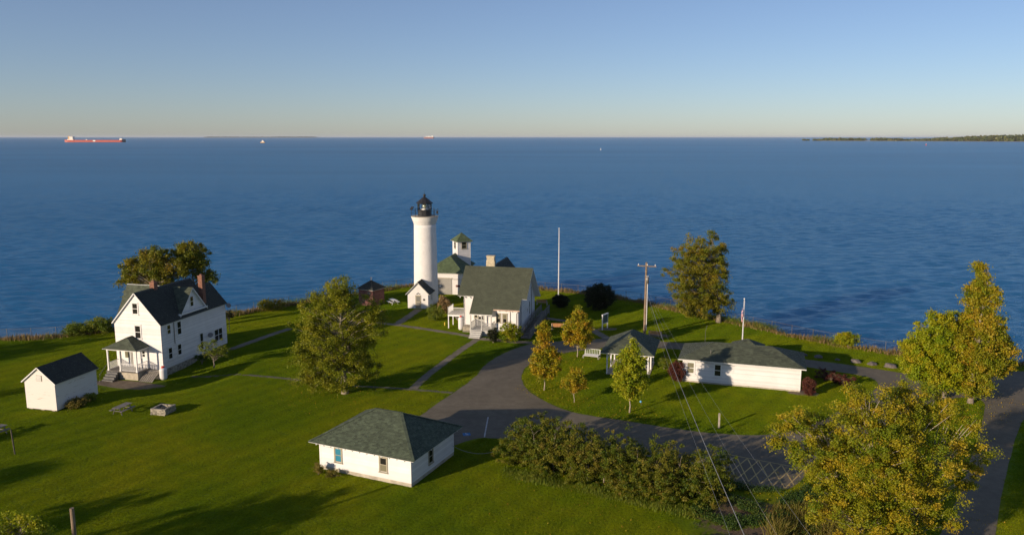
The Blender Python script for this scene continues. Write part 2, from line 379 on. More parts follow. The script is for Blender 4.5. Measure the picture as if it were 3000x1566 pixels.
    def build(s, name, m, parent=None, loc=None, rot=None, smooth=False):
        me = bpy.data.meshes.new(name); me.from_pydata(s.v, [], s.f)
        a = me.attributes.new('rnd', 'FLOAT', 'FACE'); a.data.foreach_set('value', np.array(s.r, dtype=np.float32))
        if smooth: me.polygons.foreach_set('use_smooth', [True] * len(me.polygons))
        me.update()
        return link_mesh(name, me, m, parent, loc, rot)

def np_mesh(name, V, nq, rnd, k=4):
    me = bpy.data.meshes.new(name); n = len(V)
    me.vertices.add(n); me.vertices.foreach_set('co', np.ascontiguousarray(V, dtype=np.float32).ravel())
    me.loops.add(nq * k); me.loops.foreach_set('vertex_index', np.arange(nq * k, dtype=np.int32))
    me.polygons.add(nq); me.polygons.foreach_set('loop_start', np.arange(0, nq * k, k, dtype=np.int32))
    a = me.attributes.new('rnd', 'FLOAT', 'FACE'); a.data.foreach_set('value', rnd.astype(np.float32))
    me.update(calc_edges=True); return me
def leaf_quads(C, size, up=0.25, aspect=0.62, droop=0.0, size_var=0.4):
    """a folded diamond-shaped leaf (spray) at every centre"""
    n = len(C); d = rng.normal(size=(n, 3)); d[:, 2] -= droop; d /= np.linalg.norm(d, axis=1, keepdims=True)
    e = rng.normal(size=(n, 3)); e[:, 2] += up * 2; nn = np.cross(d, e); nn /= np.linalg.norm(nn, axis=1, keepdims=True) + 1e-9
    L = size * (1 + size_var * rng.uniform(-1, 1, (n, 1)))
    a, b = d * L * 0.5, nn * L * 0.5 * aspect
    V = np.stack([C - a, C + b, C + a, C - b], 1).reshape(-1, 3)
    return V

def lobe_points(lobes, nclump, shell=0.62):
    vol = np.array([l[3] * l[4] * l[5] for l in lobes]); pr = vol ** 0.8; pr /= pr.sum()
    out = []
    for k, l in enumerate(lobes):
        m = max(3, int(nclump * pr[k])); c = np.array(l[:3]); r = np.array(l[3:6])
        d = rng.normal(size=(m, 3)); d /= np.linalg.norm(d, axis=1, keepdims=True)
        rad = shell + (1 - shell) * rng.uniform(0, 1, (m, 1)) ** 0.6
        inner = rng.uniform(size=(m, 1)) < 0.28; rad = np.where(inner, rng.uniform(0.15, shell, (m, 1)), rad)
        rad *= 1 + 0.13 * rng.normal(size=(m, 1)).clip(-1.6, 1.6)
        out.append(c + d * rad * r)
    return np.concatenate(out)
def tree(name, label, cat, base, lobes, leafm, nclump, per, csize, lsize, trunk_r=0.2, barkm=None, group=None, trunks=None, droop=0.0, limb=0.035, fork=0.35, flat=0.75, minz=0.3, limbs=True):
    """lobes: (x, y, z, rx, ry, rz) in world metres; the tree is an Empty > trunk, crown"""
    base = Vector(base); t = thing(name, label, cat, base, 0, group); barkm = barkm or BARK
    CL = lobe_points(lobes, nclump); CL[:, 2] = np.maximum(CL[:, 2], base.z + minz)
    rad = csize * rng.uniform(0.6, 1.35, (len(CL), 1))
    cnt = np.maximum(4, (per * rng.uniform(0.5, 1.5, len(CL))).astype(int))
    idx = np.repeat(np.arange(len(CL)), cnt); m = len(idx)
    off = rng.normal(size=(m, 3)) * 0.42; off[:, 2] *= flat; off[:, 2] -= droop * rng.uniform(0, 1, m)
    C = CL[idx] + off * rad[idx]; C[:, 2] = np.maximum(C[:, 2], base.z + 0.08)
    V = leaf_quads(C, lsize, droop=droop) - np.array(base)
    rn = (rng.uniform(0, 1, len(CL))[idx] * 0.72 + rng.uniform(0, 1, m) * 0.28)
    me = np_mesh('crown', V, m, rn); crown = link_mesh('crown', me, leafm, t)
    # trunk and limbs
    mb = MB(); zt = max(l[2] + l[5] * 0.55 for l in lobes) - base.z
    cx = sum(l[0] for l in lobes) / len(lobes) - base.x; cy = sum(l[1] for l in lobes) / len(lobes) - base.y
    axes = trunks or [[(0, 0), (cx * 0.8, cy * 0.8)]]
    curves = []
    for ax in axes:
        P = []; 
        for k in range(9):
            u = k / 8; w = 0.012 * zt * math.sin(k * 2.1 + len(curves))
            zt_ = zt * (ax[2] if len(ax) > 2 else 1.0)
            P.append(Vector((ax[0][0] + (ax[1][0] - ax[0][0]) * u ** 1.4 + w, ax[0][1] + (ax[1][1] - ax[0][1]) * u ** 1.4 + w * 0.7, -0.15 + u * zt_)))
        rr = [trunk_r * (1.45 if k == 0 else 1.0) * (1 - 0.88 * (k / 8)) for k in range(9)]
        mb.tube(P, rr, 8); curves.append((P, rr))
    if limbs:
        sel = rng.permutation(len(CL))[:min(len(CL), 260)]
        for i in sel:
            q = Vector(CL[i]) - base
            P, rr = min(curves, key=lambda c: min((p - q).length for p in c[0]))
            h = min(zt * 0.93, max(zt * fork * 0.5, q.z - 0.55 * math.hypot(q.x - P[4].x, q.y - P[4].y) - 0.2)); u = (h + 0.15) / zt * 8
            k = int(min(7, max(0, u))); p = P[k].lerp(P[k + 1], min(1, u - k))
            mid = p.lerp(q, 0.5) + Vector((0, 0, 0.10 * (q - p).length + random.uniform(-.1, .1)))
            r0 = min(rr[k] * 0.6, limb * (0.6 + 0.16 * (q - p).length))
            mb.tube([p, mid, q], [r0, r0 * 0.6, r0 * 0.2], 4, cap=False)
    mb.build('trunk', barkm, t, smooth=True)
    return t
def PL(px, py, rx, ry, Y, dy=0.0, depth=0.9):
    """crown lobe measured in the photograph: centre and half sizes in pixels, standing at distance Y"""
    z = HY(py, Y + dy); s = ZC(Y + dy, z) / F_PX
    return (XY(px, Y + dy, z), Y + dy, z, rx * s, rx * s * depth, ry * s * 1.02)

def pip(P, x, y):
    x = np.asarray(x); y = np.asarray(y); ins = np.zeros(x.shape, bool); n = len(P)
    for i in range(n):
        x0, y0 = P[i][0], P[i][1]; x1, y1 = P[(i + 1) % n][0], P[(i + 1) % n][1]
        if y0 == y1: continue
        c = ((y0 > y) != (y1 > y)) & (x < (x1 - x0) * (y - y0) / (y1 - y0) + x0); ins ^= c
    return ins
def smooth_poly(pts, it=2, closed=True):
    for _ in range(it):
        o = []; n = len(pts)
        for i in range(n if closed else n - 1):
            a, b = pts[i], pts[(i + 1) % n]; o += [a * 0.75 + b * 0.25, a * 0.25 + b * 0.75]
        if not closed: o = [pts[0]] + o + [pts[-1]]
        pts = o
    return pts
def sheet(name, outer, z, m, holes=(), follow=False):
    bm = bmesh.new()
    for loop in [outer] + list(holes):
        vs = [bm.verts.new((p[0], p[1], z)) for p in loop]
        for i in range(len(vs)): bm.edges.new((vs[i], vs[(i + 1) % len(vs)]))
    bmesh.ops.triangle_fill(bm, use_beauty=True, use_dissolve=False, edges=bm.edges[:], normal=(0, 0, 1))
    for f in bm.faces:
        if f.normal.z < 0: f.normal_flip()
    me = bpy.data.meshes.new(name); bm.to_mesh(me); bm.free()
    return link_mesh(name, me, m)

# ------------------------------------------------------------------ land, bank, lake
crest_px = [(0, 992), (100, 990), (200, 983), (330, 965), (450, 950), (560, 938), (650, 928), (760, 906), (860, 890), (1000, 870), (1100, 853), (1180, 838), (1260, 832),
            (1340, 830), (1450, 834), (1560, 846), (1640, 852), (1780, 866), (1900, 888), (2050, 922), (2200, 956), (2330, 984), (2450, 1008), (2560, 1026), (2650, 1040), (2760, 1050), (2870, 1056), (3000, 1072)]
crest = [G(*p) for p in crest_px]
crest = [Vector((-400, 60, 0)), Vector((-200, 78, 0)), Vector((-120, 92, 0))] + crest + [Vector((85, 92, 0)), Vector((130, 88, 0)), Vector((240, 60, 0)), Vector((420, 0, 0))]
crest = smooth_poly(crest, 2, closed=False)
rear = [Vector((420, -300, 0)), Vector((-400, -300, 0))]
land_poly = crest + rear
bm = bmesh.new()
ring = [bm.verts.new(p) for p in land_poly]
for i in range(len(ring)): bm.edges.new((ring[i], ring[(i + 1) % len(ring)]))
# a fine ring of vertices round the farmhouse carries the dip
dipv = []
for r_ in (15.0,):
    L_ = [bm.verts.new((-42 + r_ * math.cos(a * math.pi / 16), 88 + r_ * 0.72 * math.sin(a * math.pi / 16), 0)) for a in range(32)]
    for i in range(32): bm.edges.new((L_[i], L_[(i + 1) % 32]))
    dipv.append(L_)
bmesh.ops.triangle_fill(bm, use_beauty=True, use_dissolve=False, edges=bm.edges[:], normal=(0, 0, 1))
# fill of the dip ring as a fine polar grid
for f in [f for f in bm.faces if math.hypot(f.calc_center_median().x + 42, (f.calc_center_median().y - 88) / 0.72) < 14.9 and all(v in dipv[0] for v in f.verts)]: bm.faces.remove(f)
prev = dipv[0]
for k in range(1, 13):
    r_ = 15.0 * (1 - k / 12.0)
    if k == 12:
        c = bm.verts.new((-42, 88, H(-42, 88)))
        for i in range(32): bm.faces.new((prev[i], prev[(i + 1) % 32], c))
        break
    cur = []
    for a in range(32):
        x = -42 + r_ * math.cos(a * math.pi / 16); y = 88 + r_ * 0.72 * math.sin(a * math.pi / 16); cur.append(bm.verts.new((x, y, H(x, y) * sstep(15 - r_, 0, 3))))
    for i in range(32): bm.faces.new((prev[i], prev[(i + 1) % 32], cur[(i + 1) % 32], cur[i]))
    prev = cur
bmesh.ops.recalc_face_normals(bm, faces=bm.faces[:])
for f in bm.faces:
    if f.normal.z < 0: f.normal_flip()
me = bpy.data.meshes.new('lawn'); bm.to_mesh(me); bm.free()
me.polygons.foreach_set('use_smooth', [True] * len(me.polygons))
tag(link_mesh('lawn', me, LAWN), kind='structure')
def HH(x, y):
    rr = 15.0 - math.hypot(x + 42, (y - 88) / 0.72)
    return 0.0 if rr <= 0 else H(x, y) * sstep(rr, 0, 3)

def offset_line(line, d):
    out = []
    for i, p in enumerate(line):
        a = line[max(0, i - 1)]; b = line[min(len(line) - 1, i + 1)]; t = (b - a).normalized(); out.append(Vector((p.x - t.y * d, p.y + t.x * d, 0)))
    return out
mb = MB(); rows = []
for k, (d, z) in enumerate([(0, 0), (0.6, -0.12), (1.6, -0.9), (2.6, -1.9), (4.0, -2.9), (6.0, -3.5), (9.0, -4.2)]):
    rows.append([Vector((p.x, p.y, z + (0 if k == 0 else 0.22 * noise.noise(Vector((p.x * .5, p.y * .5, k)))))) for p in offset_line(crest, d)])
n_ = len(crest); vs = [p for r_ in rows for p in r_]
mb.add(vs, [(k * n_ + i, k * n_ + i + 1, (k + 1) * n_ + i + 1, (k + 1) * n_ + i) for k in range(len(rows) - 1) for i in range(n_ - 1)])
tag(mb.build('bank', BANK, smooth=True), kind='structure')
ys = [60.0]
while ys[-1] < 1500: ys.append(ys[-1] * 1.0044)
while ys[-1] < 42000: ys.append(ys[-1] * 1.06)
ys = np.array(ys); us = np.concatenate([[-60, -20, -7, -3, -1.8, -1.3], np.linspace(-1, 1, 560), [1.3, 1.8, 3, 7, 20, 60]]); YY, UU = np.meshgrid(ys, us, indexing='ij'); XX = UU * (1.15 * YY + 130)
wr = np.random.default_rng(11); ZZ = np.zeros_like(XX); NW = 80
for k in range(NW):
    lam = math.exp(wr.uniform(math.log(2.0), math.log(6.5))); kk = 2 * math.pi / lam; th = R(90 + 9) + wr.normal() * R(30)
    amp = .27 * math.sqrt(2 / NW) / kk; fade = np.clip(1.25 - YY * .0044 / (lam * .42), 0, 1)
    ZZ += amp * fade * np.sin(kk * (XX * math.cos(th) + YY * math.sin(th)) + wr.uniform(0, 6.28))
gust = .85 + .3 * np.sin(XX * .011 + YY * .006) * np.sin(YY * .017 - XX * .003 + 1.0)
ZZ = ZZ * gust * np.clip((1450 - YY) / 500, 0, 1) * (np.abs(UU) <= 1) + WATER_Z
me = bpy.data.meshes.new('lake'); nr, nc = XX.shape; me.vertices.add(nr * nc)
me.vertices.foreach_set('co', np.stack([XX, YY, ZZ], -1).astype(np.float32).ravel())
A = (np.arange(nr - 1)[:, None] * nc + np.arange(nc - 1)[None, :]).ravel(); F_ = np.stack([A, A + 1, A + nc + 1, A + nc], 1).astype(np.int32)
me.loops.add(F_.size); me.loops.foreach_set('vertex_index', F_.ravel()); me.polygons.add(len(F_)); me.polygons.foreach_set('loop_start', np.arange(0, F_.size, 4, dtype=np.int32))
me.polygons.foreach_set('use_smooth', np.ones(len(F_), bool)); me.update(calc_edges=True)
tag(link_mesh('lake', me, WATER), kind='structure')

# ------------------------------------------------------------------ roads and paths
road_px = [(1180, 1248), (1225, 1222), (1275, 1185), (1330, 1149), (1372, 1120), (1400, 1095), (1418, 1070), (1445, 1050), (1500, 1023), (1555, 1006), (1622, 1000), (1700, 996), (1780, 990), (1870, 992), (1950, 1001),
           (2050, 1008), (2200, 1030), (2350, 1051), (2450, 1063), (2560, 1079), (2660, 1095), (2760, 1106), (2860, 1102), (2930, 1086), (3100, 1088), (3300, 1110), (3300, 1180), (3080, 1180),
           (3000, 1217), (2970, 1296), (2943, 1400), (2915, 1562), (2890, 1760), (2640, 1760), (2755, 1566), (2794, 1490), (2850, 1330), (2876, 1240), (2893, 1176), (2840, 1160), (2740, 1172), (2660, 1205), (2560, 1268), (2450, 1335),
           (2372, 1378), (2340, 1412), (2318, 1432), (2240, 1432), (2188, 1426), (2140, 1400), (2100, 1380), (2040, 1362), (1900, 1335), (1750, 1318), (1600, 1298), (1470, 1284), (1416, 1281), (1381, 1286), (1334, 1303), (1300, 1318), (1230, 1330), (1190, 1300)]
isl_px = [(1527, 1105), (1530, 1088), (1545, 1070), (1578, 1051), (1645, 1034), (1710, 1025), (1783, 1017), (1870, 1016), (1950, 1020), (2008, 1024), (2100, 1032), (2200, 1046), (2300, 1062), (2400, 1081), (2480, 1091), (2555, 1106),
          (2578, 1122), (2560, 1145), (2500, 1182), (2420, 1226), (2340, 1258), (2240, 1276), (2100, 1270), (1950, 1252), (1830, 1231), (1700, 1213), (1640, 1195), (1590, 1172), (1550, 1147), (1532, 1125)]
def wob(pts, a=0.12):
    return [Vector((p.x + a * noise.noise(p * 0.9), p.y + a * noise.noise(p * 0.9 + Vector((7, 3, 0))), 0)) for p in pts]
road_poly = wob(smooth_poly([G(*p) for p in road_px], 2)); isl_poly = wob(smooth_poly([G(*p) for p in isl_px], 2))
tag(sheet('driveway', road_poly, 0.010, ASPH, [isl_poly]), kind='structure')

paths = {  # centre lines in plan, width, slab length
 'tower_path': ([(1226, 906), (1195, 928), (1160, 951)], 1.25, 1.5),
 'cross_path': ([(1010, 930), (1060, 940), (1160, 951), (1240, 962), (1340, 978), (1392, 987)], 0.95, 1.4),
 'diagonal_path': ([(1400, 992), (1360, 1018), (1300, 1062), (1250, 1100), (1210, 1138)], 0.95, 1.4),
 'old_path': ([(560, 1081), (640, 1089), (690, 1094), (860, 1110), (1000, 1128), (1150, 1136), (1210, 1140), (1325, 1150)], 0.5, 1.3),
 'house_path': ([(655, 1030), (720, 1007), (780, 985), (850, 962)], 1.05, 1.4),
 'front_walk': ([(1375, 988), (1400, 991), (1480, 999), (1560, 1004), (1600, 1004)], 1.25, 1.5),
 'ring_path': ([(1590, 931), (1650, 939), (1705, 947)], 1.2, 1.5),
 'sign_path': ([(1722, 958), (1745, 972), (1781, 992)], 1.2, 1.4),
}
path_lines = []
for nm, (pp, w, sl) in paths.items():
    L_ = smooth_poly([G(*p) for p in pp], 1, closed=False); path_lines.append((L_, w))
    root = None; acc = 0.0; cur = L_[0]; i = 1; mbb = MB()
    ds = []; tot = sum((L_[k + 1] - L_[k]).length for k in range(len(L_) - 1)); ns = max(1, round(tot / sl))
    def at(d):
        for k in range(len(L_) - 1):
            l = (L_[k + 1] - L_[k]).length
            if d <= l or k == len(L_) - 2: return L_[k].lerp(L_[k + 1], d / l), (L_[k + 1] - L_[k]).normalized()
            d -= l
    base = MB(); bl = []; br = []
    for k in range(ns + 1):
        p, t = at(tot * k / ns); nv = Vector((-t.y, t.x, 0)); bl.append(p + nv * (w / 2 + .05)); br.append(p - nv * (w / 2 + .05))
    m_ = ns + 1
    zz = 0.004 + 0.002 * len(path_lines) * 0.5
    base.add([(p.x, p.y, HH(p.x, p.y) + zz) for p in bl + br], [(k, m_ + k, m_ + k + 1, k + 1) for k in range(ns)])
    root = tag(base.build('path', BANK), kind='structure')
    for k in range(ns):
        p0, t0 = at(tot * k / ns + 0.012); p1, t1 = at(tot * (k + 1) / ns - 0.012)
        ww = w / 2 * random.uniform(0.93, 1.0) if nm == 'old_path' else w / 2
        top = [0.018 + zz + HH(p0.x, p0.y) + random.uniform(-.006, .006)] * 4
        n0 = Vector((-t0.y, t0.x, 0)); n1 = Vector((-t1.y, t1.x, 0))
        a = [p0 - n0 * ww, p1 - n1 * ww, p1 + n1 * ww, p0 + n0 * ww]
        sb = MB(); vs = [(q.x, q.y, top[0]) for q in a] + [(q.x, q.y, top[0] - 0.05) for q in a]
        sb.add(vs, [(0, 1, 2, 3), (0, 4, 5, 1), (1, 5, 6, 2), (2, 6, 7, 3), (3, 7, 4, 0)])
        sb.build('slab', CONC_OLD if nm == 'old_path' else CONCRETE, root)
# worn earth by the farmhouse porch
def blob(c, rx, ry, n=18, rot=0.0):
    return [Vector((c[0] + math.cos(rot) * rx * math.cos(a) - math.sin(rot) * ry * math.sin(a), c[1] + math.sin(rot) * rx * math.cos(a) + math.cos(rot) * ry * math.sin(a), 0)) * 1.0 + Vector((0.12 * math.sin(5 * a), 0.12 * math.cos(3 * a), 0)) for a in [2 * math.pi * k / n for k in range(n)]]
def patch(name, c, rx, ry, m, rot=0.0, dz=0.012):
    P = blob(c, rx, ry, 22, rot); vs = [(c[0], c[1], HH(c[0], c[1]) + dz)]
    for f_ in (0.5, 1.0):
        for p in P:
            x = c[0] + (p.x - c[0]) * f_; y = c[1] + (p.y - c[1]) * f_; vs.append((x, y, HH(x, y) + dz))
    fs = [(0, 1 + k, 1 + (k + 1) % 22) for k in range(22)] + [(1 + k, 23 + k, 23 + (k + 1) % 22, 1 + (k + 1) % 22) for k in range(22)]
    return MB().add(vs, fs).build(name, m)
SOILM = simple('bare_soil', (0.15, 0.115, 0.075), 0.95, 0.3, 2, 0.5, 12)
excl = []
for c, rx, ry, rot in [((-43.5, 85.4), 4.6, 1.3, R(-12)), ((20.2, 104.3), 1.6, 1.0, 0), ((8.4, 110.4), 1.3, .8, 0), ((13.4, 107.9), 1.6, .8, .3), ((30.9, 79.9), 1.6, 0.9, R(-17))]:
    tag(patch('ground', c, rx, ry, SOILM, rot), kind='structure'); excl.append((c[0], c[1], max(rx, ry)))

# painted markings
def stripe(mb, a, b, w, z):
    a = G(*a); b = G(*b); d = (b - a).normalized(); n = Vector((-d.y, d.x, 0)) * w / 2
    mb.add([(p.x, p.y, z) for p in (a - n, b - n, b + n, a + n)], [(0, 1, 2, 3)])
mk = thing('parking_marking', 'faded yellow criss-cross hatching painted on the asphalt below the long building', 'road marking', G(2230, 1370))
def sub_stripes(parent, lst, m, w, z):
    for k, (a, b) in enumerate(lst):
        mb = MB(); stripe(mb, a, b, w, z + 0.0012 * (k % 7)); mb.v = [(v[0] - parent.location.x, v[1] - parent.location.y, v[2] - parent.location.z) for v in mb.v]; mb.build('stripe', m, parent)
def q4(x, y): return (2060 + x / 4.703, 1280 + y / 4.703)
hl = [((195, 208), (1440, 442)), ((195, 208), (370, 560)), ((300, 232), (460, 578)), ((455, 262), (625, 608)), ((610, 290), (790, 640)), ((765, 318), (955, 675)), ((915, 348), (1125, 705)), ((1080, 380), (1250, 655)),
      ((1235, 408), (1340, 550)), ((300, 232), (240, 275)), ((455, 262), (335, 335)), ((610, 290), (350, 500)), ((765, 318), (460, 578)), ((915, 348), (625, 608)), ((1080, 380), (790, 640)), ((1235, 408), (955, 675)), ((1400, 440), (1125, 705))]
sub_stripes(mk, [(q4(*a), q4(*b)) for a, b in hl], YELP, 0.10, 0.014)
for k, (a, b) in enumerate([((1430, 1221), (1419, 1280)), ((1517, 1234), (1514, 1268))]):
    t = thing('parking_line', ['pale painted bay line on the shaded asphalt left of the big hedge', 'short pale bay line half hidden behind the left end of the big hedge'][k], 'road marking', G(*a))
    sub_stripes(t, [(a, b)], WHITEP, 0.12, 0.014)
c_ = G(1367, 1271); t = thing('accessible_parking_symbol', 'blue painted square with white wheelchair symbol on asphalt beside the garage', 'road marking', c_, 12); t.scale = (.55, .55, 1)
MB().add([(-.62, -.6, .014), (.62, -.6, .014), (.62, .6, .014), (-.62, .6, .014)], [(0, 1, 2, 3)]).build('square', BLUEP, t)
mb = MB(); zt = 0.019
for k in range(14):
    a0, a1 = -2.4 + k * 0.3, -2.4 + (k + 1) * 0.3
    mb.add([(-.05 + .26 * math.cos(a0), -.12 + .26 * math.sin(a0), zt), (-.05 + .26 * math.cos(a1), -.12 + .26 * math.sin(a1), zt), (-.05 + .2 * math.cos(a1), -.12 + .2 * math.sin(a1), zt), (-.05 + .2 * math.cos(a0), -.12 + .2 * math.sin(a0), zt)], [(0, 1, 2, 3)])
for (x0, y0, x1, y1) in [(-.14, .02, -.05, .34), (-.05, .14, .16, .2), (-.05, -.02, .22, .05), (.16, -.3, .22, -.02), (.22, -.3, .34, -.24), (-.16, .38, -.03, .5)]:
    mb.add([(x0, y0, zt), (x1, y0, zt), (x1, y1, zt), (x0, y1, zt)], [(0, 1, 2, 3)])
mb.build('wheelchair_symbol', METALW, t)

# ------------------------------------------------------------------ building kit
FACE = {'F': 0.0, 'R': math.pi / 2, 'L': -math.pi / 2, 'B': math.pi}
_wc = {}
def window(parent, w, h, loc, face='F', frame=None, glassm=None, panes=2, mull=False, label=None):
    frame = frame or W_TRIM; glassm = glassm or G_DARK; key = (round(w, 2), round(h, 2), frame.name, panes, mull)
    if key not in _wc:
        c = MB(); t = 0.09
        c.box(-w/2-t, -w/2, -.045, 0, -.04, h+t); c.box(w/2, w/2+t, -.045, 0, -.04, h+t); c.box(-w/2, w/2, -.045, 0, h, h+t); c.box(-w/2-t-.03, w/2+t+.03, -.10, 0, -.10, -.04); c.box(-w/2-t-.03, w/2+t+.03, -.07, 0, h+t, h+t+.04)
        s = MB(); s.box(-w/2, w/2, -.035, -.003, h/2-.03, h/2+.03); s.box(-w/2, -w/2+.045, -.03, -.003, 0, h); s.box(w/2-.045, w/2, -.03, -.003, 0, h); s.box(-w/2+.045, w/2-.045, -.03, -.003, 0, .06); s.box(-w/2+.045, w/2-.045, -.03, -.003, h-.045, h)
        if mull: s.box(-.04, .04, -.036, -.003, .06, h-.045)
        g = MB(); g.box(-w/2+.04, w/2-.04, -.012, -.004, .05, h/2-.02); g2 = MB(); g2.box(-w/2+.04, w/2-.04, -.020, -.010, h/2+.02, h-.04)
        _wc[key] = (c, s, g, g2)
    c, s, g, g2 = _wc[key]
    o = c.build('window', frame, parent, loc, (0, 0, FACE[face]))
    if label: o['label'] = label
    s.build('sash', W_TRIM if frame != KHAKI else KHAKI, o)
    gm = glassm if isinstance(glassm, tuple) else (glassm, glassm)
    g.build('pane', gm[0], o); g2.build('pane', gm[1], o)
    return o
def wall(parent, poly, m=None, name='wall', exp=0.13, lift=0.014, core=0.18, siding=True):
    m = m or W_PAINT
    o = MB().slab(poly, core).build(name, m, parent)
    if siding:
        s = MB().lap(poly, exp, lift).build('siding', m, o); s['kind'] = 'stuff'
    return o
def roof(parent, planes, m, th=0.10, tab=0.32, exp=0.15, trim=None, name='roof', lift=0.02):
    mb = MB(); sh = MB()
    for P in planes: mb.slab(P, th); sh.lap(P, exp, lift, tab=tab, base=0.006)
    o = mb.build(name, trim or W_TRIM, parent); s = sh.build('shingles', m, o); s['kind'] = 'stuff'
    return o
def rect_walls(parent, x0, x1, y0, y1, z0, z1, m=None, sides='FRLB', corners=True, **k):
    P = {'F': [(x0, y0, z0), (x1, y0, z0), (x1, y0, z1), (x0, y0, z1)], 'R': [(x1, y0, z0), (x1, y1, z0), (x1, y1, z1), (x1, y0, z1)],
         'B': [(x1, y1, z0), (x0, y1, z0), (x0, y1, z1), (x1, y1, z1)], 'L': [(x0, y1, z0), (x0, y0, z0), (x0, y0, z1), (x0, y1, z1)]}
    for s in sides: wall(parent, P[s], m, **k)
    if not corners: return
    for (x, sx) in ((x0, -1), (x1, 1)):
        for (y, sy) in ((y0, -1), (y1, 1)):
            mb = MB(); mb.box(min(x - sx * .10, x + sx * .022), max(x - sx * .10, x + sx * .022), min(y, y + sy * .024), max(y, y + sy * .024), z0, z1 - .02)
            mb.box(min(x, x + sx * .024), max(x, x + sx * .024), min(y - sy * .10, y), max(y - sy * .10, y), z0, z1 - .02)
            mb.build('corner_board', W_TRIM, parent)
def hip(x0, x1, y0, y1, ze, zr, rx0, rx1, ry0, ry1):
    """four hip planes; ridge from (rx0,ry0) to (rx1,ry1)"""
    A, B, C, D = (x0, y0, ze), (x1, y0, ze), (x1, y1, ze), (x0, y1, ze); r0, r1 = (rx0, ry0, zr), (rx1, ry1, zr)
    if abs(rx1 - rx0) > abs(ry1 - ry0): return [[A, B, r1, r0], [B, C, r1], [C, D, r0, r1], [D, A, r0]]
    return [[A, B, r0], [B, C, r1, r0], [C, D, r1], [D, A, r0, r1]]
def railing(parent, p0, p1, h=0.9, m=None, gap=0.12, name='railing', posts=True, bal=0.03):
    m = m or W_TRIM; p0, p1 = Vector(p0), Vector(p1); mb = MB(); up = Vector((0, 0, 1)); L_ = (p1 - p0).length
    mb.beam(p0 + up * h, p1 + up * h, .06, .05); mb.beam(p0 + up * .1, p1 + up * .1, .05, .04)
    n = max(2, int(L_ / gap))
    for k in range(1, n):
        q = p0.lerp(p1, k / n); mb.beam(q + up * .1, q + up * (h - .02), bal, bal)
    if posts:
        for q in (p0, p1): mb.beam(q, q + up * (h + .06), .08, .08)
    return mb.build(name, m, parent)
def chimney(parent, x, y, w, d, z0, z1, m, cap=True, course=0.08):
    o = MB().box(x-w/2, x+w/2, y-d/2, y+d/2, z0, z1).build('chimney', m, parent)
    b = MB(); z = z0
    while z < z1 - course:        # brick courses
        off = random.random() * .1
        for (ax, a0, a1, fx) in (('x', x-w/2, x+w/2, y-d/2), ('x', x-w/2, x+w/2, y+d/2), ('y', y-d/2, y+d/2, x-w/2), ('y', y-d/2, y+d/2, x+w/2)):
            q = a0 - off
            while q < a1:
                s0, s1 = max(q, a0), min(q + .2, a1)
                if s1 - s0 > .02:
                    e = .012; sg = -1 if fx in (y-d/2, x-w/2) else 1
                    lo, hi = (fx - e, fx) if sg < 0 else (fx, fx + e)
                    if ax == 'x': b.box(s0 + .005, s1 - .005, lo, hi, z + .006, z + course - .006)
                    else: b.box(lo, hi, s0 + .005, s1 - .005, z + .006, z + course - .006)
                q += .21
        z += course
    s = b.build('bricks', m, o); s['kind'] = 'stuff'
    if cap:
        MB().box(x-w/2-.05, x+w/2+.05, y-d/2-.05, y+d/2+.05, z1, z1+.09).box(x-w/4, x+w/4, y-d/4, y+d/4, z1+.09, z1+.25).build('cap', m, o)
    return o
def steps(parent, x0, x1, y0, y1, z0, z1, n, m, name='steps'):
    o = MB().box(x0, x1, y1 - (y1 - y0) / n, y1, z0, z1 - .02 - (z1-z0)/n * 0).build(name, m, parent)
    for k in range(n):
        a = y0 + (y1 - y0) * k / n
        MB().box(x0, x1, a, y1 - .002 * k, z0, z0 + (z1 - z0) * (k + 1) / n - .012 * 0 - .003 * 0).build('step', m, o) if k < n - 1 else None
    return o

# ------------------------------------------------------------------ farmhouse (left)
fh = thing('farmhouse', 'two and a half storey white clapboard farmhouse with black gable roof and corner porch', 'house', (-46.75, 89.96, 0), -14.35)
tn = 3.5 / 3.15
wall(fh, [(0, 0, 0), (6.3, 0, 0), (6.3, 0, 5.4), (3.15, 0, 8.9), (0, 0, 5.4)])
wall(fh, [(6.3, 0.003, 0), (6.3, 12.5, 0), (6.3, 12.5, 5.4), (6.3, 0.003, 5.4)])
wall(fh, [(0, 9.8, 0), (0, 0.003, 0), (0, 0.003, 5.4), (0, 9.8, 5.4)])
wall(fh, [(6.297, 12.5, 0), (1.8, 12.5, 0), (1.8, 12.5, 5.4), (4.05, 12.5, 7.9), (6.297, 12.5, 5.4)])
wall(fh, [(1.8, 9.8, 0), (0, 9.8, 0), (0, 9.8, 5.4), (3.15, 9.8, 8.9), (4.05, 9.8, 7.9), (1.8, 9.8, 7.0)][:4] + [(3.15, 9.8, 5.4), (1.8, 9.8, 5.4)][:0], siding=False)
wall(fh, [(1.8, 12.497, 0), (1.8, 9.8, 0), (1.8, 9.8, 5.4), (1.8, 12.497, 5.4)])
fm = MB().box(-.02, 6.32, -.02, 9.8, -1.3, -.001).box(1.8, 6.32, 9.8, 12.52, -1.3, -.001).build('foundation', STONE, fh)
st = MB()
for k in range(150):
    y = random.uniform(0, 12.3); z = random.uniform(-1.1, -.08); s = random.uniform(.1, .22)
    st.box(6.3, 6.32 + random.uniform(.02, .07), y, y + s * 1.5, z, min(-.02, z + s * .7))
st.build('foundation_stones', STONE, fm)['kind'] = 'stuff'
def up_slope(x): return 5.4 + (6.3 - x) * tn
ov = 0.22
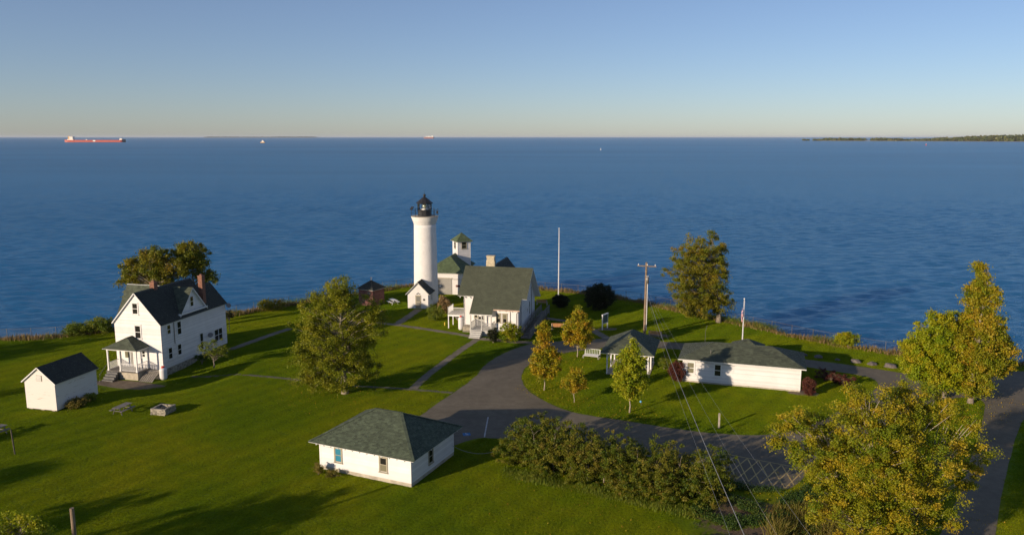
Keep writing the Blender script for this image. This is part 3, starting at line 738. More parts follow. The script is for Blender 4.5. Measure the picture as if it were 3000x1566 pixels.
main = [[(6.3 + ov, -ov, 5.4 - ov * tn), (6.3 + ov, 10.0, 5.4 - ov * tn), (3.15, 10.0, 8.9), (3.15, -ov, 8.9)],
        [(-ov, 10.0, 5.4 - ov * tn), (-ov, -ov, 5.4 - ov * tn), (3.15, -ov, 8.9), (3.15, 10.0, 8.9)],
        [(6.3 + ov, 10.003, 5.4 - ov * tn), (6.3 + ov, 12.5 + ov, 5.4 - ov * tn), (4.05, 12.5 + ov, 7.9), (4.05, 10.003, 7.9)],
        [(1.8 - ov, 12.5 + ov, 5.4 - ov * tn), (1.8 - ov, 9.9, 5.4 - ov * tn), (4.05, 9.9, 7.9), (4.05, 12.5 + ov, 7.9)]]
main = [[(a, b, c + .11) for a, b, c in P] for P in main]
roof(fh, main, SHINGLE_DARK)
# left cross wing
wall(fh, [(-2.6, 7.9, 0), (-2.6, 3.9, 0), (-2.6, 3.9, 5.4), (-2.6, 5.9, 8.6), (-2.6, 7.9, 5.4)])
wall(fh, [(-2.6, 3.9, 0), (0, 3.9, 0), (0, 3.9, 5.4), (-2.6, 3.9, 5.4)]); wall(fh, [(0, 7.9, 0), (-2.6, 7.9, 0), (-2.6, 7.9, 5.4), (0, 7.9, 5.4)])
roof(fh, [[(-2.85, 3.65, 5.1), (-.2, 3.65, 5.1), (2.95, 5.9, 8.72), (-2.85, 5.9, 8.72)], [(-.2, 8.15, 5.1), (-2.85, 8.15, 5.1), (-2.85, 5.9, 8.72), (2.95, 5.9, 8.72)]], SHINGLE)
# dormer
dm = MB().slab([(6.05, 3.95, 5.82), (6.05, 8.45, 5.82), (6.05, 6.2, 8.45)], .12).build('dormer', W_PAINT, fh)
MB().lap([(6.05, 3.95, 5.82), (6.05, 8.45, 5.82), (6.05, 6.2, 8.45)], .13, .014).build('siding', W_PAINT, dm)['kind'] = 'stuff'
dz = 1.17
roof(fh, [[(6.35, 3.4, 8.62 - 2.8 * dz), (6.35, 6.2, 8.62), (3.45, 6.2, 8.62), (6.1, 3.4, 8.62 - 2.8 * dz)], [(6.35, 9.0, 8.62 - 2.8 * dz), (6.35, 6.2, 8.62), (3.45, 6.2, 8.62), (6.1, 9.0, 8.62 - 2.8 * dz)][::-1]], SHINGLE, name='dormer_roof')
MB().box(6.02, 6.32, 3.5, 8.9, 5.62, 5.80).build('dormer_sill', W_TRIM, fh)
for (w, h, x, z) in ((.72, 1.3, 3.05, 6.45), (.78, 1.55, 3.2, 3.55)): window(fh, w, h, (x, -.02, z))
for (w, h, y, z) in ((.62, 1.1, 1.35, 3.95), (.72, 1.6, 3.2, 3.45), (.68, 1.35, 1.35, .95), (.68, 1.3, 3.0, 1.0), (.62, 2.1, 7.25, .5)): window(fh, w, h, (6.32, y, z), 'R')
window(fh, 1.65, 1.55, (6.32, 10.7, .8), 'R', mull=True)
window(fh, .62, 1.25, (6.07, 6.15, 6.25), 'R')
for (y, z) in ((2, 3.6), (6, 1.2)): window(fh, .7, 1.4, (-.02 if y < 3 else -2.62, y, z), 'L')
chimney(fh, 3.1, 3.3, .62, .62, 8.2, 9.6, BRICK)
chimney(fh, 5.55, 9.0, .58, .6, 5.6, 9.5, BRICK)
MB().beam((6.36, 2.25, 5.2), (6.36, 2.25, 2.55), .06).build('downspout', METALG, fh)
# porch on the front
pf = MB().box(0.35, 4.4, -2.0, -.025, -1.3, .0).build('porch_base', FOUND, fh)
MB().box(0.2, 4.5, -2.1, -.025, .0, .08).build('porch_floor', GREYWOOD, fh)
for (x, y) in ((.42, -1.9), (4.28, -1.9), (2.05, -1.9), (.42, -.12), (4.28, -.12)):
    MB().beam((x, y, .08), (x, y, 2.62), .15).beam((x, y, .08), (x, y, .25), .21).beam((x, y, 2.5), (x, y, 2.62), .21).build('porch_post', W_TRIM, fh)
MB().box(.3, 4.42, -2.0, -1.82, 2.52, 2.72).box(.3, .46, -1.82, 0, 2.52, 2.72).box(4.26, 4.42, -1.82, 0, 2.52, 2.72).build('porch_beam', W_TRIM, fh)
roof(fh, [[(0.05, -2.3, 2.72), (4.67, -2.3, 2.72), (2.36, -.9, 3.85)], [(4.67, -2.3, 2.72), (4.67, -.025, 2.72), (2.36, -.025, 3.85), (2.36, -.9, 3.85)], [(0.05, -.025, 2.72), (0.05, -2.3, 2.72), (2.36, -.9, 3.85), (2.36, -.025, 3.85)]], SHINGLE, name='porch_roof', th=.09)
railing(fh, (2.05, -1.9, .08), (4.28, -1.9, .08)); railing(fh, (4.28, -1.9, .08), (4.28, -.12, .08)); railing(fh, (.42, -.12, .08), (.42, -1.9, .08))
dr = MB().box(1.05, 1.95, -.06, -.02, .1, 2.2).build('door', W_TRIM, fh); MB().box(1.2, 1.8, -.075, -.055, 1.15, 2.0).build('pane', G_BLIND, dr); MB().box(1.82, 1.87, -.10, -.06, 1.0, 1.1).build('handle', BLACK, dr)
MB().box(2.02, 2.2, -.05, -.02, .1, 2.3).build('shutter_strip', GREYDOOR, fh)
window(fh, .45, .75, (3.75, -.02, 1.35))
ss = steps(fh, .5, 1.95, -3.5, -2.1, -1.15, .06, 5, STEPW)
hr = MB(); hr.tube([(.5, -3.55, -.9), (.5, -3.4, .05), (.5, -2.15, .95)], .025, 6); hr.build('handrail', METALG, fh)
bh = MB()
for k in range(7): bh.beam((4.75 + k * .26, -2.35, -.95), (4.75 + k * .26, -.9, .0), .2, .04)
bh.beam((4.6, -1.0, -.05), (6.5, -1.0, -.05), .1); tag(bh.build('cellar_boards', GREYWOOD, fh))
MB().box(4.6, 6.45, -.95, -.03, -1.2, -.03).build('bulkhead', FOUND, fh)
sdish = MB(); sdish.lathe([(.02, 0), (.25, .05), (.33, .14)], 14); o = sdish.build('satellite_dish', METALG, fh, (6.6, 8.7, 2.0), (R(60), 0, R(30)))
o = MB().lathe([(.02, 0), (.25, .05), (.33, .14)], 14).build('satellite_dish', METALG, fh, (6.7, 12.6, 5.0), (R(60), 0, R(60)))
MB().beam((6.33, 12.6, 4.85), (6.7, 12.6, 4.95), .04).build('dish_bracket', METALG, fh); MB().beam((6.33, 8.7, 1.9), (6.6, 8.7, 1.95), .04).build('dish_bracket', METALG, fh)

def propane(name, label, loc, h, r, group):
    t = thing(name, label, 'propane tank', loc, 0)
    prof = [(r * .75, 0), (r * .78, .08), (r * .98, .16), (r, .25), (r, h - .35), (r * .95, h - .22), (r * .7, h - .1), (r * .3, h - .04)]
    MB().lathe(prof, 20).build('tank', METALW, t, smooth=True)
    MB().lathe([(r * .45, h - .08), (r * .42, h + .12), (r * .4, h + .12), (r * .2, h)], 14).build('valve_collar', REDP, t)
    return t
def loc_of(o, p):
    a = o.rotation_euler.z; return Vector((o.location.x + p[0] * math.cos(a) - p[1] * math.sin(a), o.location.y + p[0] * math.sin(a) + p[1] * math.cos(a), p[2] if len(p) > 2 else 0))
q = loc_of(fh, (6.9, -.85)); propane('propane_tank', 'upright white propane tank with red collar at the farmhouse corner', (q.x, q.y, HH(q.x, q.y)), 1.45, .42, None)

# ------------------------------------------------------------------ shed
WPEEL = simple('peeling_white_paint', (0.76, 0.73, 0.67), 0.8, 0.0, 1.0, 0.3, 10, rnd=0.14, c2=(0.70, 0.67, 0.60))
_t = WPEEL.node_tree; 
def peel():
    t = NT('peeling_white_boards'); p = t.new('ShaderNodeTexCoord').outputs['Object']
    n = t.noise(t.mapping(p, (.6, .6, 7)), 1.6, 6, 0.7)
    at = t.new('ShaderNodeAttribute', attribute_name='rnd')
    f = t.math('ADD', n.outputs['Fac'], t.math('MULTIPLY', at.outputs['Fac'], 0.10))
    o = t.ramp(f, [(0.0, (0.68, 0.66, 0.63)), (0.675, (0.66, 0.63, 0.58)), (0.715, (0.33, 0.26, 0.19)), (1, (0.2, 0.16, 0.12))]).outputs[0]
    t.link(o, t.b.inputs['Base Color']); t.b.inputs['Roughness'].default_value = 0.8; return t.m
PEEL = peel()
shd = thing('shed', 'small white shed with peeling boards and black gable roof left of the farmhouse', 'shed', (-48.45, 75.1, 0), -14.0)
wall(shd, [(0, 0, .12), (3.6, 0, .12), (3.6, 0, 2.95), (1.8, 0, 4.35), (0, 0, 2.95)], PEEL, exp=.17, lift=.018)
wall(shd, [(3.6, .003, .12), (3.6, 5.4, .12), (3.6, 5.4, 2.95), (3.6, .003, 2.95)], PEEL, exp=.17, lift=.018)
wall(shd, [(3.597, 5.4, .12), (0, 5.4, .12), (0, 5.4, 2.95), (1.8, 5.4, 4.35), (3.597, 5.4, 2.95)], PEEL, exp=.17)
wall(shd, [(0, 5.397, .12), (0, .003, .12), (0, .003, 2.95), (0, 5.397, 2.95)], PEEL, exp=.17)
t7 = 1.4 / 1.8
roof(shd, [[(3.85, -.2, 2.95 - .25 * t7 + .1), (3.85, 5.55, 2.95 - .25 * t7 + .1), (1.8, 5.55, 4.45), (1.8, -.2, 4.45)], [(-.25, 5.55, 2.95 - .25 * t7 + .1), (-.25, -.2, 2.95 - .25 * t7 + .1), (1.8, -.2, 4.45), (1.8, 5.55, 4.45)]], SHINGLE_DARK, th=.09)
MB().box(.1, 3.5, .1, 5.3, -.05, .12).build('sill_beam', DARKWOOD, shd)
for x in (.4, 1.8, 3.1): MB().box(x - .2, x + .2, .05, .4, -.1, .118).build('foundation_block', FOUND, shd)
vt = MB().box(1.5, 2.15, -.05, 0, 3.0, 3.6).build('vent', KHAKI, shd)
for k in range(5): MB().box(1.55, 2.1, -.075, -.05, 3.05 + k * .11, 3.12 + k * .11).build('louvre', W_TRIM, vt)

# ------------------------------------------------------------------ garage (front centre)
ga = thing('garage', 'white clapboard building with mottled green hip roof in the foreground', 'outbuilding', (-15.7, 60.8, 0), -24.1)
MB().box(-.01, 8.66, -.01, 6.91, -.12, .30).build('foundation', FOUND, ga)
rect_walls(ga, 0, 8.65, 0, 6.9, .305, 2.45, siding=True, exp=.15, lift=.026)
rp = hip(-.62, 9.25, -.62, 7.5, 2.42, 4.45, 3.2, 5.7, 3.45, 3.45)
roof(ga, rp, SHINGLE_OLD, th=.05, tab=.3, exp=.15, lift=.028)
rc = MB()
for a, b in (((-.62, -.62, 2.42), (3.2, 3.45, 4.45)), ((9.25, -.62, 2.42), (5.7, 3.45, 4.45)), ((9.25, 7.5, 2.42), (5.7, 3.45, 4.45)), ((-.62, 7.5, 2.42), (3.2, 3.45, 4.45)), ((3.2, 3.45, 4.45), (5.7, 3.45, 4.45))):
    a, b = Vector(a), Vector(b)
    n = int((b - a).length / .2)
    for k in range(n): rc.beam(a.lerp(b, k / n) + Vector((0, 0, .035)), a.lerp(b, (k + 1.15) / n) + Vector((0, 0, .045)), .24, .018)
rc.build('ridge_cap', SHINGLE_OLD, ga)
for k in range(13): MB().box(.1 + k * .69, .16 + k * .69, -.60, 0, 2.27, 2.37).build('rafter_tail', W_TRIM, ga)
for k in range(10): MB().box(8.65, 9.2, .1 + k * .72, .16 + k * .72, 2.27, 2.37).build('rafter_tail', W_TRIM, ga)
window(ga, .62, 1.15, (1.85, -.02, .9), frame=KHAKI, glassm=G_TEAL, label='window with teal cloth behind its panes')
window(ga, .62, 1.15, (6.15, -.02, .85), frame=KHAKI, glassm=(G_BLIND, G_DARK))
window(ga, .62, 1.15, (8.67, 3.0, .85), 'R', frame=KHAKI)
MB().tube([(.02, -.035, 2.02), (1.35, -.035, 1.98)], .008, 4).build('cable', BLACK, ga)

# ------------------------------------------------------------------ long low building
lb = thing('long_building', 'long low white building with green hip roof and two front windows', 'building', (18.94, 84.06, 0), math.degrees(math.atan2(-.307, .952)))
MB().box(-.01, 12.31, -.01, 6.01, -.12, .17).build('foundation', FOUND, lb)
rect_walls(lb, 0, 12.3, 0, 6.0, .175, 2.6, exp=.11, lift=.010)
roof(lb, hip(-.5, 12.8, -.5, 6.5, 2.66, 4.0, 3.0, 9.3, 3.0, 3.0), SHINGLE, th=.13, tab=.32, exp=.15)
window(lb, .78, 1.25, (.85, -.02, 1.0), glassm=G_BLIND, label='window with pale blind down'); window(lb, .7, 1.3, (3.75, -.02, .95))
MB().lathe([(.05, 0), (.05, .35), (.09, .35), (.09, .42)], 10).build('vent_pipe', METALG, lb, (2.9, .9, 3.15))
MB().tube([(0, 0, 0), (0, 0, 1.3), (.15, .1, 1.9)], .02, 5).build('mast', METALG, lb, (2.1, 2.9, 3.9))
for p in ((.5, 3), (11, 3)): pass
MB().box(-.06, -.02, 1.2, 2.1, .2, 2.25).build('door', W_TRIM, lb)
MB().box(4.6, 5.6, 6.02, 6.06, .2, 2.25).build('door', GREYP, lb)

# ------------------------------------------------------------------ lighthouse
lh = thing('lighthouse', 'tall round white lighthouse tower with black octagonal lantern', 'lighthouse', (XY(1249, 126, 0), 126.0, 0), 0)
prof = []
for k in range(26):
    u = k / 25; prof.append((1.99 - .22 * u, u * 12.9))
bands = [(1.82, 13.0), (1.82, 13.12), (1.86, 13.16), (1.86, 13.3), (1.92, 13.36), (1.98, 13.55), (2.08, 13.8), (2.12, 13.95), (2.16, 14.0), (2.16, 14.14)]
tw = MB().lathe(prof, 48).build('tower', W_STUCCO, lh, smooth=True)
MB().lathe([(1.7, 12.88)] + bands, 48).build('cornice', W_STUCCO, lh, smooth=True)
MB().lathe([(2.2, 14.14), (2.2, 14.22)], 48).build('gallery_deck', FOUND, lh)
MB().lathe([(1.10, 14.2), (1.10, 15.12), (1.16, 15.14), (1.16, 15.22)], 10).build('lantern_wall', BLACK, lh)
MB().lathe([(.9, 15.0), (.9, 15.24)], 10).build('lantern_floor', BLACK, lh)
lf = MB()
for k in range(10):
    a = 2 * math.pi * k / 10; lf.beam((1.12 * math.cos(a), 1.12 * math.sin(a), 15.2), (1.12 * math.cos(a), 1.12 * math.sin(a), 16.25), .06)
lf.lathe([(1.16, 16.2), (1.16, 16.28)], 10); lf.build('lantern_frame', BLACK, lh)
for k in range(10):
    a0 = 2 * math.pi * (k + .03) / 10; a1 = 2 * math.pi * (k + .97) / 10; r_ = 1.11
    MB().add([(r_ * math.cos(a0), r_ * math.sin(a0), 15.22), (r_ * math.cos(a1), r_ * math.sin(a1), 15.22), (r_ * math.cos(a1), r_ * math.sin(a1), 16.2), (r_ * math.cos(a0), r_ * math.sin(a0), 16.2)], [(0, 1, 2, 3)]).build('pane', G_LANT, lh)
MB().lathe([(1.32, 16.24), (1.34, 16.34), (.75, 16.85), (.22, 17.25), (.16, 17.32)], 10).build('lantern_roof', BLACK, lh)
MB().lathe([(.10, 17.3), (.2, 17.42), (.24, 17.55), (.18, 17.7), (.07, 17.78)], 12).tube([(0, 0, 17.7), (0, 0, 18.3)], .012, 4).build('ventilator_ball', BLACK, lh, smooth=True)
LENS = glass('lens_glass', (0.30, 0.32, 0.26), 0.1)
ln = MB().lathe([(.2, 15.24), (.2, 15.5), (.32, 15.55), (.40, 15.75), (.40, 15.9), (.30, 16.1), (.12, 16.18)], 16).build('lens', LENS, lh, smooth=True)
MB().lathe([(.62, 15.24), (.62, 15.42)], 12).build('pedestal', METALW, lh)
rl = MB()
for zz in (14.65, 15.15):
    pts = [(2.12 * math.cos(2 * math.pi * k / 32), 2.12 * math.sin(2 * math.pi * k / 32), zz) for k in range(33)]; rl.tube(pts, .02, 4, cap=False)
rl.build('gallery_rail', BLACK, lh)
for k in range(8):
    a = 2 * math.pi * (k + .15) / 8; MB().tube([(2.12 * math.cos(a), 2.12 * math.sin(a), 14.15), (2.12 * math.cos(a), 2.12 * math.sin(a), 15.3)], .035, 6).lathe([(.06, 15.28), (.06, 15.38)], 6, (2.12 * math.cos(a), 2.12 * math.sin(a), 0)).build('rail_post', BLACK, lh)
sp = MB().box(-.35, .35, -.03, .03, -.3, .3).build('solar_panel', G_DARK, lh, (-1.95, -.85, 15.55), (R(-35), 0, R(-50)))
MB().box(-.15, .15, -.1, .1, 0, .45).build('equipment_box', BLACK, lh, (2.05, -.2, 14.6))
# entry porch house of the tower
vy = -8.0; q = Vector((-16.5, 121.75, 0)); a = R(vy)
ent = thing('entry_house', 'small white gabled entry house at the foot of the lighthouse', 'entry building', q, vy)
wall(ent, [(0, 0, 0), (3.3, 0, 0), (3.3, 0, 2.5), (1.65, 0, 4.2), (0, 0, 2.5)], W_STUCCO, siding=False)
wall(ent, [(3.3, .003, 0), (3.3, 4.6, 0), (3.3, 4.6, 2.5), (3.3, .003, 2.5)], W_STUCCO, siding=False)
wall(ent, [(0, 4.6, 0), (0, .003, 0), (0, .003, 2.5), (0, 4.6, 2.5)], W_STUCCO, siding=False)
te = 1.7 / 1.65
roof(ent, [[(3.62, -.25, 2.5 - .32 * te + .08), (3.62, 3.6, 2.5 - .32 * te + .08), (1.65, 2.6, 4.28), (1.65, -.25, 4.28)], [(-.32, 3.6, 2.5 - .32 * te + .08), (-.32, -.25, 2.5 - .32 * te + .08), (1.65, -.25, 4.28), (1.65, 2.6, 4.28)]], SHINGLE_DARK, th=.10, trim=GREYP)
dr = MB().box(1.25, 2.15, -.05, 0, 0.05, 2.15).build('door', KHAKI, ent)
for z0, z1 in ((.25, 1.0), (1.15, 1.95)): MB().box(1.4, 2.0, -.065, -.05, z0, z1).build('pane', glass('screen_grey%d' % int(z0 * 10), (.16, .16, .14), .5), dr)
MB().box(2.03, 2.08, -.1, -.05, 1.0, 1.12).build('handle', BLACK, dr)
MB().tube([(2.65, -.03, 1.45), (2.65, .0, 1.45)], .17, 12).build('plaque', BLACK, ent)
MB().tube([(1.45, -.15, 2.35), (1.7, -.02, 2.5), (1.95, -.15, 2.35)], .05, 6).build('lamp', BLACK, ent)
window(ent, .45, 1.15, (3.33, 2.3, 1.0), 'R')

# ------------------------------------------------------------------ keeper's house
KY = math.degrees(math.atan2(-.2307, .973))
a0, b0 = -31.3, 101.4
kh = thing('keepers_house', 'white keepers cottage with broad grey green roof sweeping down to a porch', 'house', (a0 * .973 + b0 * .2307, -a0 * .2307 + b0 * .973, 0), KY)
sl = .92
def kz(y): return 8.6 - sl * (5.1 - y)
MB().box(0, 8.3, 1.5, 10.1, -.1, .7).build('foundation', STONE, kh)
wall(kh, [(0, 1.5, .7), (4.9, 1.5, .7), (4.9, 1.5, 4.9), (0, 1.5, 4.9)], siding=False)
wall(kh, [(8.3, 1.5, .3), (8.3, 10.1, .3), (8.3, 10.1, 4.0), (8.3, 5.1, 8.42), (8.3, 1.5, 5.1)])
wall(kh, [(0, 10.1, .3), (0, 1.5, .3), (0, 1.5, 5.1), (0, 5.1, 8.42), (0, 10.1, 4.0)])
wall(kh, [(8.297, 10.1, .3), (.003, 10.1, .3), (.003, 10.1, 3.9), (8.297, 10.1, 3.9)])
wall(kh, [(4.9, .05, .3), (8.1, .05, .3), (8.1, .05, 3.75), (4.9, .05, 3.75)], siding=False)
wall(kh, [(8.1, .053, .3), (8.1, 1.5, .3), (8.1, 1.5, 5.0), (8.1, .053, 3.8)], siding=False)
wall(kh, [(4.9, 1.5, .3), (4.9, .053, .3), (4.9, .053, 3.75), (4.9, 1.5, 4.9)], siding=False)
P1 = [(-.8, 1.2, kz(1.2)), (1.5, 1.2, kz(1.2)), (1.5, 5.1, 8.6), (-.8, 5.1, 8.6)]
P2 = [(1.503, -1.0, kz(-1.0)), (4.7, -1.0, kz(-1.0)), (4.7, 5.1, 8.6), (1.503, 5.1, 8.6)]
P3 = [(4.703, -.3, kz(-.3)), (8.35, -.3, kz(-.3)), (8.35, 5.1, 8.6), (4.703, 5.1, 8.6)]
P4 = [(8.353, 1.1, kz(1.1)), (9.1, 1.1, kz(1.1)), (9.1, 5.1, 8.6), (8.353, 5.1, 8.6)]
P5 = [(9.1, 10.6, 8.6 - sl * 5.5), (-.8, 10.6, 8.6 - sl * 5.5), (-.8, 5.103, 8.6), (9.1, 5.103, 8.6)]
KSH = simple('keeper_roof_shingle', (0.068, 0.078, 0.050), 0.9, 0.14, 1.0, 0.3, 40, rnd=0.25)
roof(kh, [P1, P2, P3, P4, P5], KSH, th=.11, tab=.32, exp=.14)
# rear wing
wall(kh, [(.2, 15.6, .3), (.2, 10.1, .3), (.2, 10.1, 5.2), (.2, 15.6, 5.2)]); wall(kh, [(5.2, 10.1, .3), (5.2, 15.6, .3), (5.2, 15.6, 5.2), (5.2, 10.1, 5.2)])
wall(kh, [(5.2, 15.6, .3), (.2, 15.6, .3), (.2, 15.6, 5.2), (2.7, 15.6, 8.2), (5.2, 15.6, 5.2)])
roof(kh, [[(5.6, 8.9, 4.85), (5.6, 15.9, 4.85), (2.7, 15.9, 8.4), (2.7, 5.3, 8.4)], [(-.2, 15.9, 4.85), (-.2, 8.9, 4.85), (2.7, 5.3, 8.4), (2.7, 15.9, 8.4)]], SHINGLE_DARK)
ch = MB(); ch.box(-.62, .62, -.4, .4, 0, 1.2); ch.add([(-.62, -.4, 1.2), (.62, -.4, 1.2), (.62, .4, 1.2), (-.62, .4, 1.2), (-.5, -.34, 1.65), (.5, -.34, 1.65), (.5, .34, 1.65), (-.5, .34, 1.65)], [(0, 1, 5, 4), (1, 2, 6, 5), (2, 3, 7, 6), (3, 0, 4, 7)])
ch.box(-.56, .56, -.38, .38, 1.65, 1.95)
cho = ch.build('chimney', TANSTONE, kh, (2.75, 6.0, 8.0)); MB().box(-.62, .62, -.43, .43, 1.95, 2.05).build('cap', TANSTONE, cho)
# porch
MB().box(1.55, 4.75, -.95, 1.5, 0, .72).build('porch_base', GREYP, kh); 
for k in range(8): MB().box(1.5, 4.8, -1.0 + k * .31, -1.0 + k * .31 + .295, .72, .78).build('porch_board', GREYP, kh)
for x in (1.65, 3.2, 4.55): MB().beam((x, -.85, .78), (x, -.85, 3.0), .13).beam((x, -.85, .78), (x, -.85, 1.0), .18).build('porch_post', GREYP, kh)
MB().box(1.55, 4.68, -.93, -.78, 2.85, 3.02).build('porch_beam', W_TRIM, kh)
railing(kh, (3.2, -.85, .78), (4.55, -.85, .78), .95, GREYP, .11); railing(kh, (1.65, 1.4, .78), (1.65, -.85, .78), .95, GREYP, .11); railing(kh, (4.55, -.85, .78), (4.7, 1.4, .78), .95, GREYP, .11)
st = thing('porch_steps', 'grey painted wooden steps up to the keepers cottage porch', 'steps', loc_of(kh, (2.6, -1.02, 0)), KY)
for k in range(4): MB().box(-.75, .75, -1.5 + k * .37, 0, 0.0 + k * .18, .18 + k * .18).build('step', GREYP, st)
dr = MB().box(2.0, 2.9, 1.44, 1.497, .8, 2.95).build('door', GREYP, kh); MB().box(2.12, 2.78, 1.42, 1.44, 1.75, 2.8).build('pane', G_DARK, dr); MB().box(2.2, 2.7, 1.41, 1.418, 2.1, 2.5).build('notice', METALW, dr); MB().box(2.8, 2.85, 1.40, 1.44, 1.7, 1.8).build('handle', BLACK, dr)
window(kh, .45, 1.0, (.95 + .85, 1.48, 2.2 - .3), frame=KHAKI) if False else None
window(kh, .40, .9, (1.2 + .55, 1.48, 1.9), frame=KHAKI)
window(kh, .55, 1.2, (5.35, .03, 1.75), frame=KHAKI, glassm=(G_DARK, G_BLIND)); window(kh, .55, 1.2, (6.25, .03, 1.75), frame=KHAKI, glassm=(G_DARK, G_BLIND))
window(kh, .5, 1.9, (8.32, 6.4, 1.7), 'R'); window(kh, .35, .5, (8.32, 5.0, 2.3), 'R'); window(kh, .6, 1.3, (8.32, 4.6, 4.9), 'R')
MB().tube([(7.0, .0, 3.4), (7.0, -.02, .4)], .035, 6).build('downspout', METALG, kh); MB().tube([(8.2, -.25, 3.45), (7.9, -.02, 3.15), (7.9, -.02, .4)], .035, 6).build('downspout', METALG, kh)
MB().tube([(8.36, 7.6, 5.5), (8.36, 7.6, .5)], .035, 6).build('downspout', METALG, kh)
MB().box(4.75, 8.4, -.42, -.32, 3.50, 3.62).build('gutter', simple('copper_gutter', (.55, .38, .28), .5, .1, 3), kh)
for x in (5.3, 6.2, 7.1, 8.0): MB().box(x, x + .07, -.30, .05, 3.40, 3.52).build('rafter_tail', W_TRIM, kh)
for x in (-.5, .2, .9): MB().box(x, x + .08, 1.2, 1.5, 4.72, 4.86).build('rafter_tail', W_TRIM, kh)
# stone ramp wall under the left front
sw = MB()
for k in range(9):
    for j in range(5):
        s = .2; x = .1 + k * .17 + (j % 2) * .08; 
        if x < 1.45: sw.box(x, x + .15, .45 + j * .16, 1.5, .02 + j * .17, .02 + j * .17 + .15)
swo = MB().box(.05, 1.5, .62, 1.48, 0, .72).build('stone_plinth', STONE, kh); sw.build('plinth_stones', STONE, swo)['kind'] = 'stuff'
# side deck on posts
dk = thing('side_deck', 'raised white deck on posts with stairs beside the keepers cottage', 'deck', loc_of(kh, (-2.55, 2.0, 0)), KY)
for (x, y) in ((.08, .08), (.08, 2.2), (2.3, .08), (2.3, 2.2)): MB().beam((x, y, 0), (x, y, 2.0), .12).build('post', W_TRIM, dk)
MB().box(0, 2.45, 0, .08, 1.8, 2.05).box(0, .08, .08, 2.3, 1.8, 2.05).box(0, 2.45, 2.3, 2.38, 1.8, 2.05).build('joist', W_TRIM, dk)
for k in range(16): MB().box(0, 2.5, k * .15, k * .15 + .14, 2.05, 2.09).build('deck_board', GREYWOOD, dk)
railing(dk, (.05, .05, 2.09), (2.45, .05, 2.09), .95, W_TRIM, .14); railing(dk, (.05, 2.3, 2.09), (.05, .05, 2.09), .95, W_TRIM, .14); railing(dk, (1.3, .05, 2.09), (1.3, .06, 2.09), .95, W_TRIM, .14) if False else None
sk = MB(); sk.beam((.5, .9, 1.95), (2.2, .9, .05), .05, .25); sk.beam((.5, 1.9, 1.95), (2.2, 1.9, .05), .05, .25); sk.build('stringer', GREYWOOD, dk)
for k in range(9): MB().box(.5 + k * .19, .75 + k * .19, .9, 1.9, 1.75 - k * .21, 1.79 - k * .21).build('tread', GREYWOOD, dk)
tre = MB()
for k in range(6): tre.beam((2.0, 2.35 + k * .0, 2.1 + k * .42), (2.5, 2.35, 2.5 + k * .42), .03); tre.beam((2.5, 2.35, 2.1 + k * .42), (2.0, 2.35, 2.5 + k * .42), .03)
tre.beam((2.0, 2.35, 2.1), (2.0, 2.35, 4.7), .05); tre.beam((2.5, 2.35, 2.1), (2.5, 2.35, 4.7), .05); tre.build('trellis', W_TRIM, dk)
q = loc_of(kh, (-.55, 1.7)); propane('propane_tank', 'tall white propane tank standing under the raised deck', (q.x, q.y, 0), 1.9, .36, None)
# wooden ramp right of the cottage
rp_ = thing('wooden_ramp', 'weathered wooden access ramp with railing along the cottage', 'ramp', loc_of(kh, (8.75, -1.2, 0)), KY)
rb = MB(); L0 = 14.5
for k in range(60):
    y0 = k * .24; z = .05 + min(1.0, max(0, (y0 - 1) / 9)) * .65
    MB().box(0, 1.3, y0, y0 + .225, z, z + .04).build('ramp_board', GREYWOOD if k % 3 else DARKWOOD, rp_)
for x in (.05, 1.25):
    r2 = MB(); 
    for k in range(8):
        y0 = .05 + k * 2.0; z = .05 + min(1.0, max(0, (y0 - 1) / 9)) * .65
        r2.beam((x, y0, 0), (x, y0, z + 1.05), .1)
    for hh in (.35, .6, .85, 1.05):
        r2.beam((x, .05, .05 + hh), (x, 1.05, .05 + hh), .04, .12); r2.beam((x, 1.05, .05 + hh), (x, 10, .70 + hh), .04, .12); r2.beam((x, 10, .70 + hh), (x, 14.1, .70 + hh), .04, .12)
    r2.build('railing', GREYWOOD, rp_)

# ------------------------------------------------------------------ fog signal building with look-out turret
FY = math.degrees(math.atan2(-.13, .99))
fg = thing('fog_signal_building', 'white brick fog signal building with green hip roof and large grey door behind the tower', 'building', (-15.1, 132.9, 0), FY)
wall(fg, [(.35, .35, 0), (6.55, .35, 0), (6.55, .35, 3.75), (.35, .35, 3.75)], W_STUCCO, siding=False); wall(fg, [(6.55, .353, 0), (6.55, 11, 0), (6.55, 11, 3.75), (6.55, .353, 3.75)], W_STUCCO, siding=False)
wall(fg, [(6.547, 11, 0), (.353, 11, 0), (.353, 11, 3.75), (6.547, 11, 3.75)], W_STUCCO, siding=False); wall(fg, [(.35, 11, 0), (.35, .353, 0), (.35, .353, 3.75), (.35, 11, 3.75)], W_STUCCO, siding=False)
roof(fg, hip(0, 6.95, 0, 11.3, 3.75, 6.25, 4.05, 4.05, 2.95, 7.2), SHINGLE_GREEN, th=.1)
dr = MB().box(2.0, 4.75, .28, .347, 0, 2.75).build('door', GREYDOOR, fg); MB().box(2.55, 2.9, .26, .28, 1.3, 1.6).build('notice', METALW, dr)
MB().box(1.9, 4.85, .25, .347, 2.75, 2.9).build('lintel', KHAKI, fg)
dt = MB()
for k in range(8): dt.box(4.95 + k * .2, 5.05 + k * .2, .29, .347, 2.62, 2.74)
dt.build('dentils', KHAKI, fg)
MB().box(5.45, 6.15, .27, .347, 1.35, 1.7).build('vent', BRICKD, fg)
ty = 25.0
tu = thing('lookout_turret', 'square white lookout turret with pyramid green roof rising behind the fog signal building', 'turret', (XY(1341, 138.3, 6) , 138.3, 0), ty)
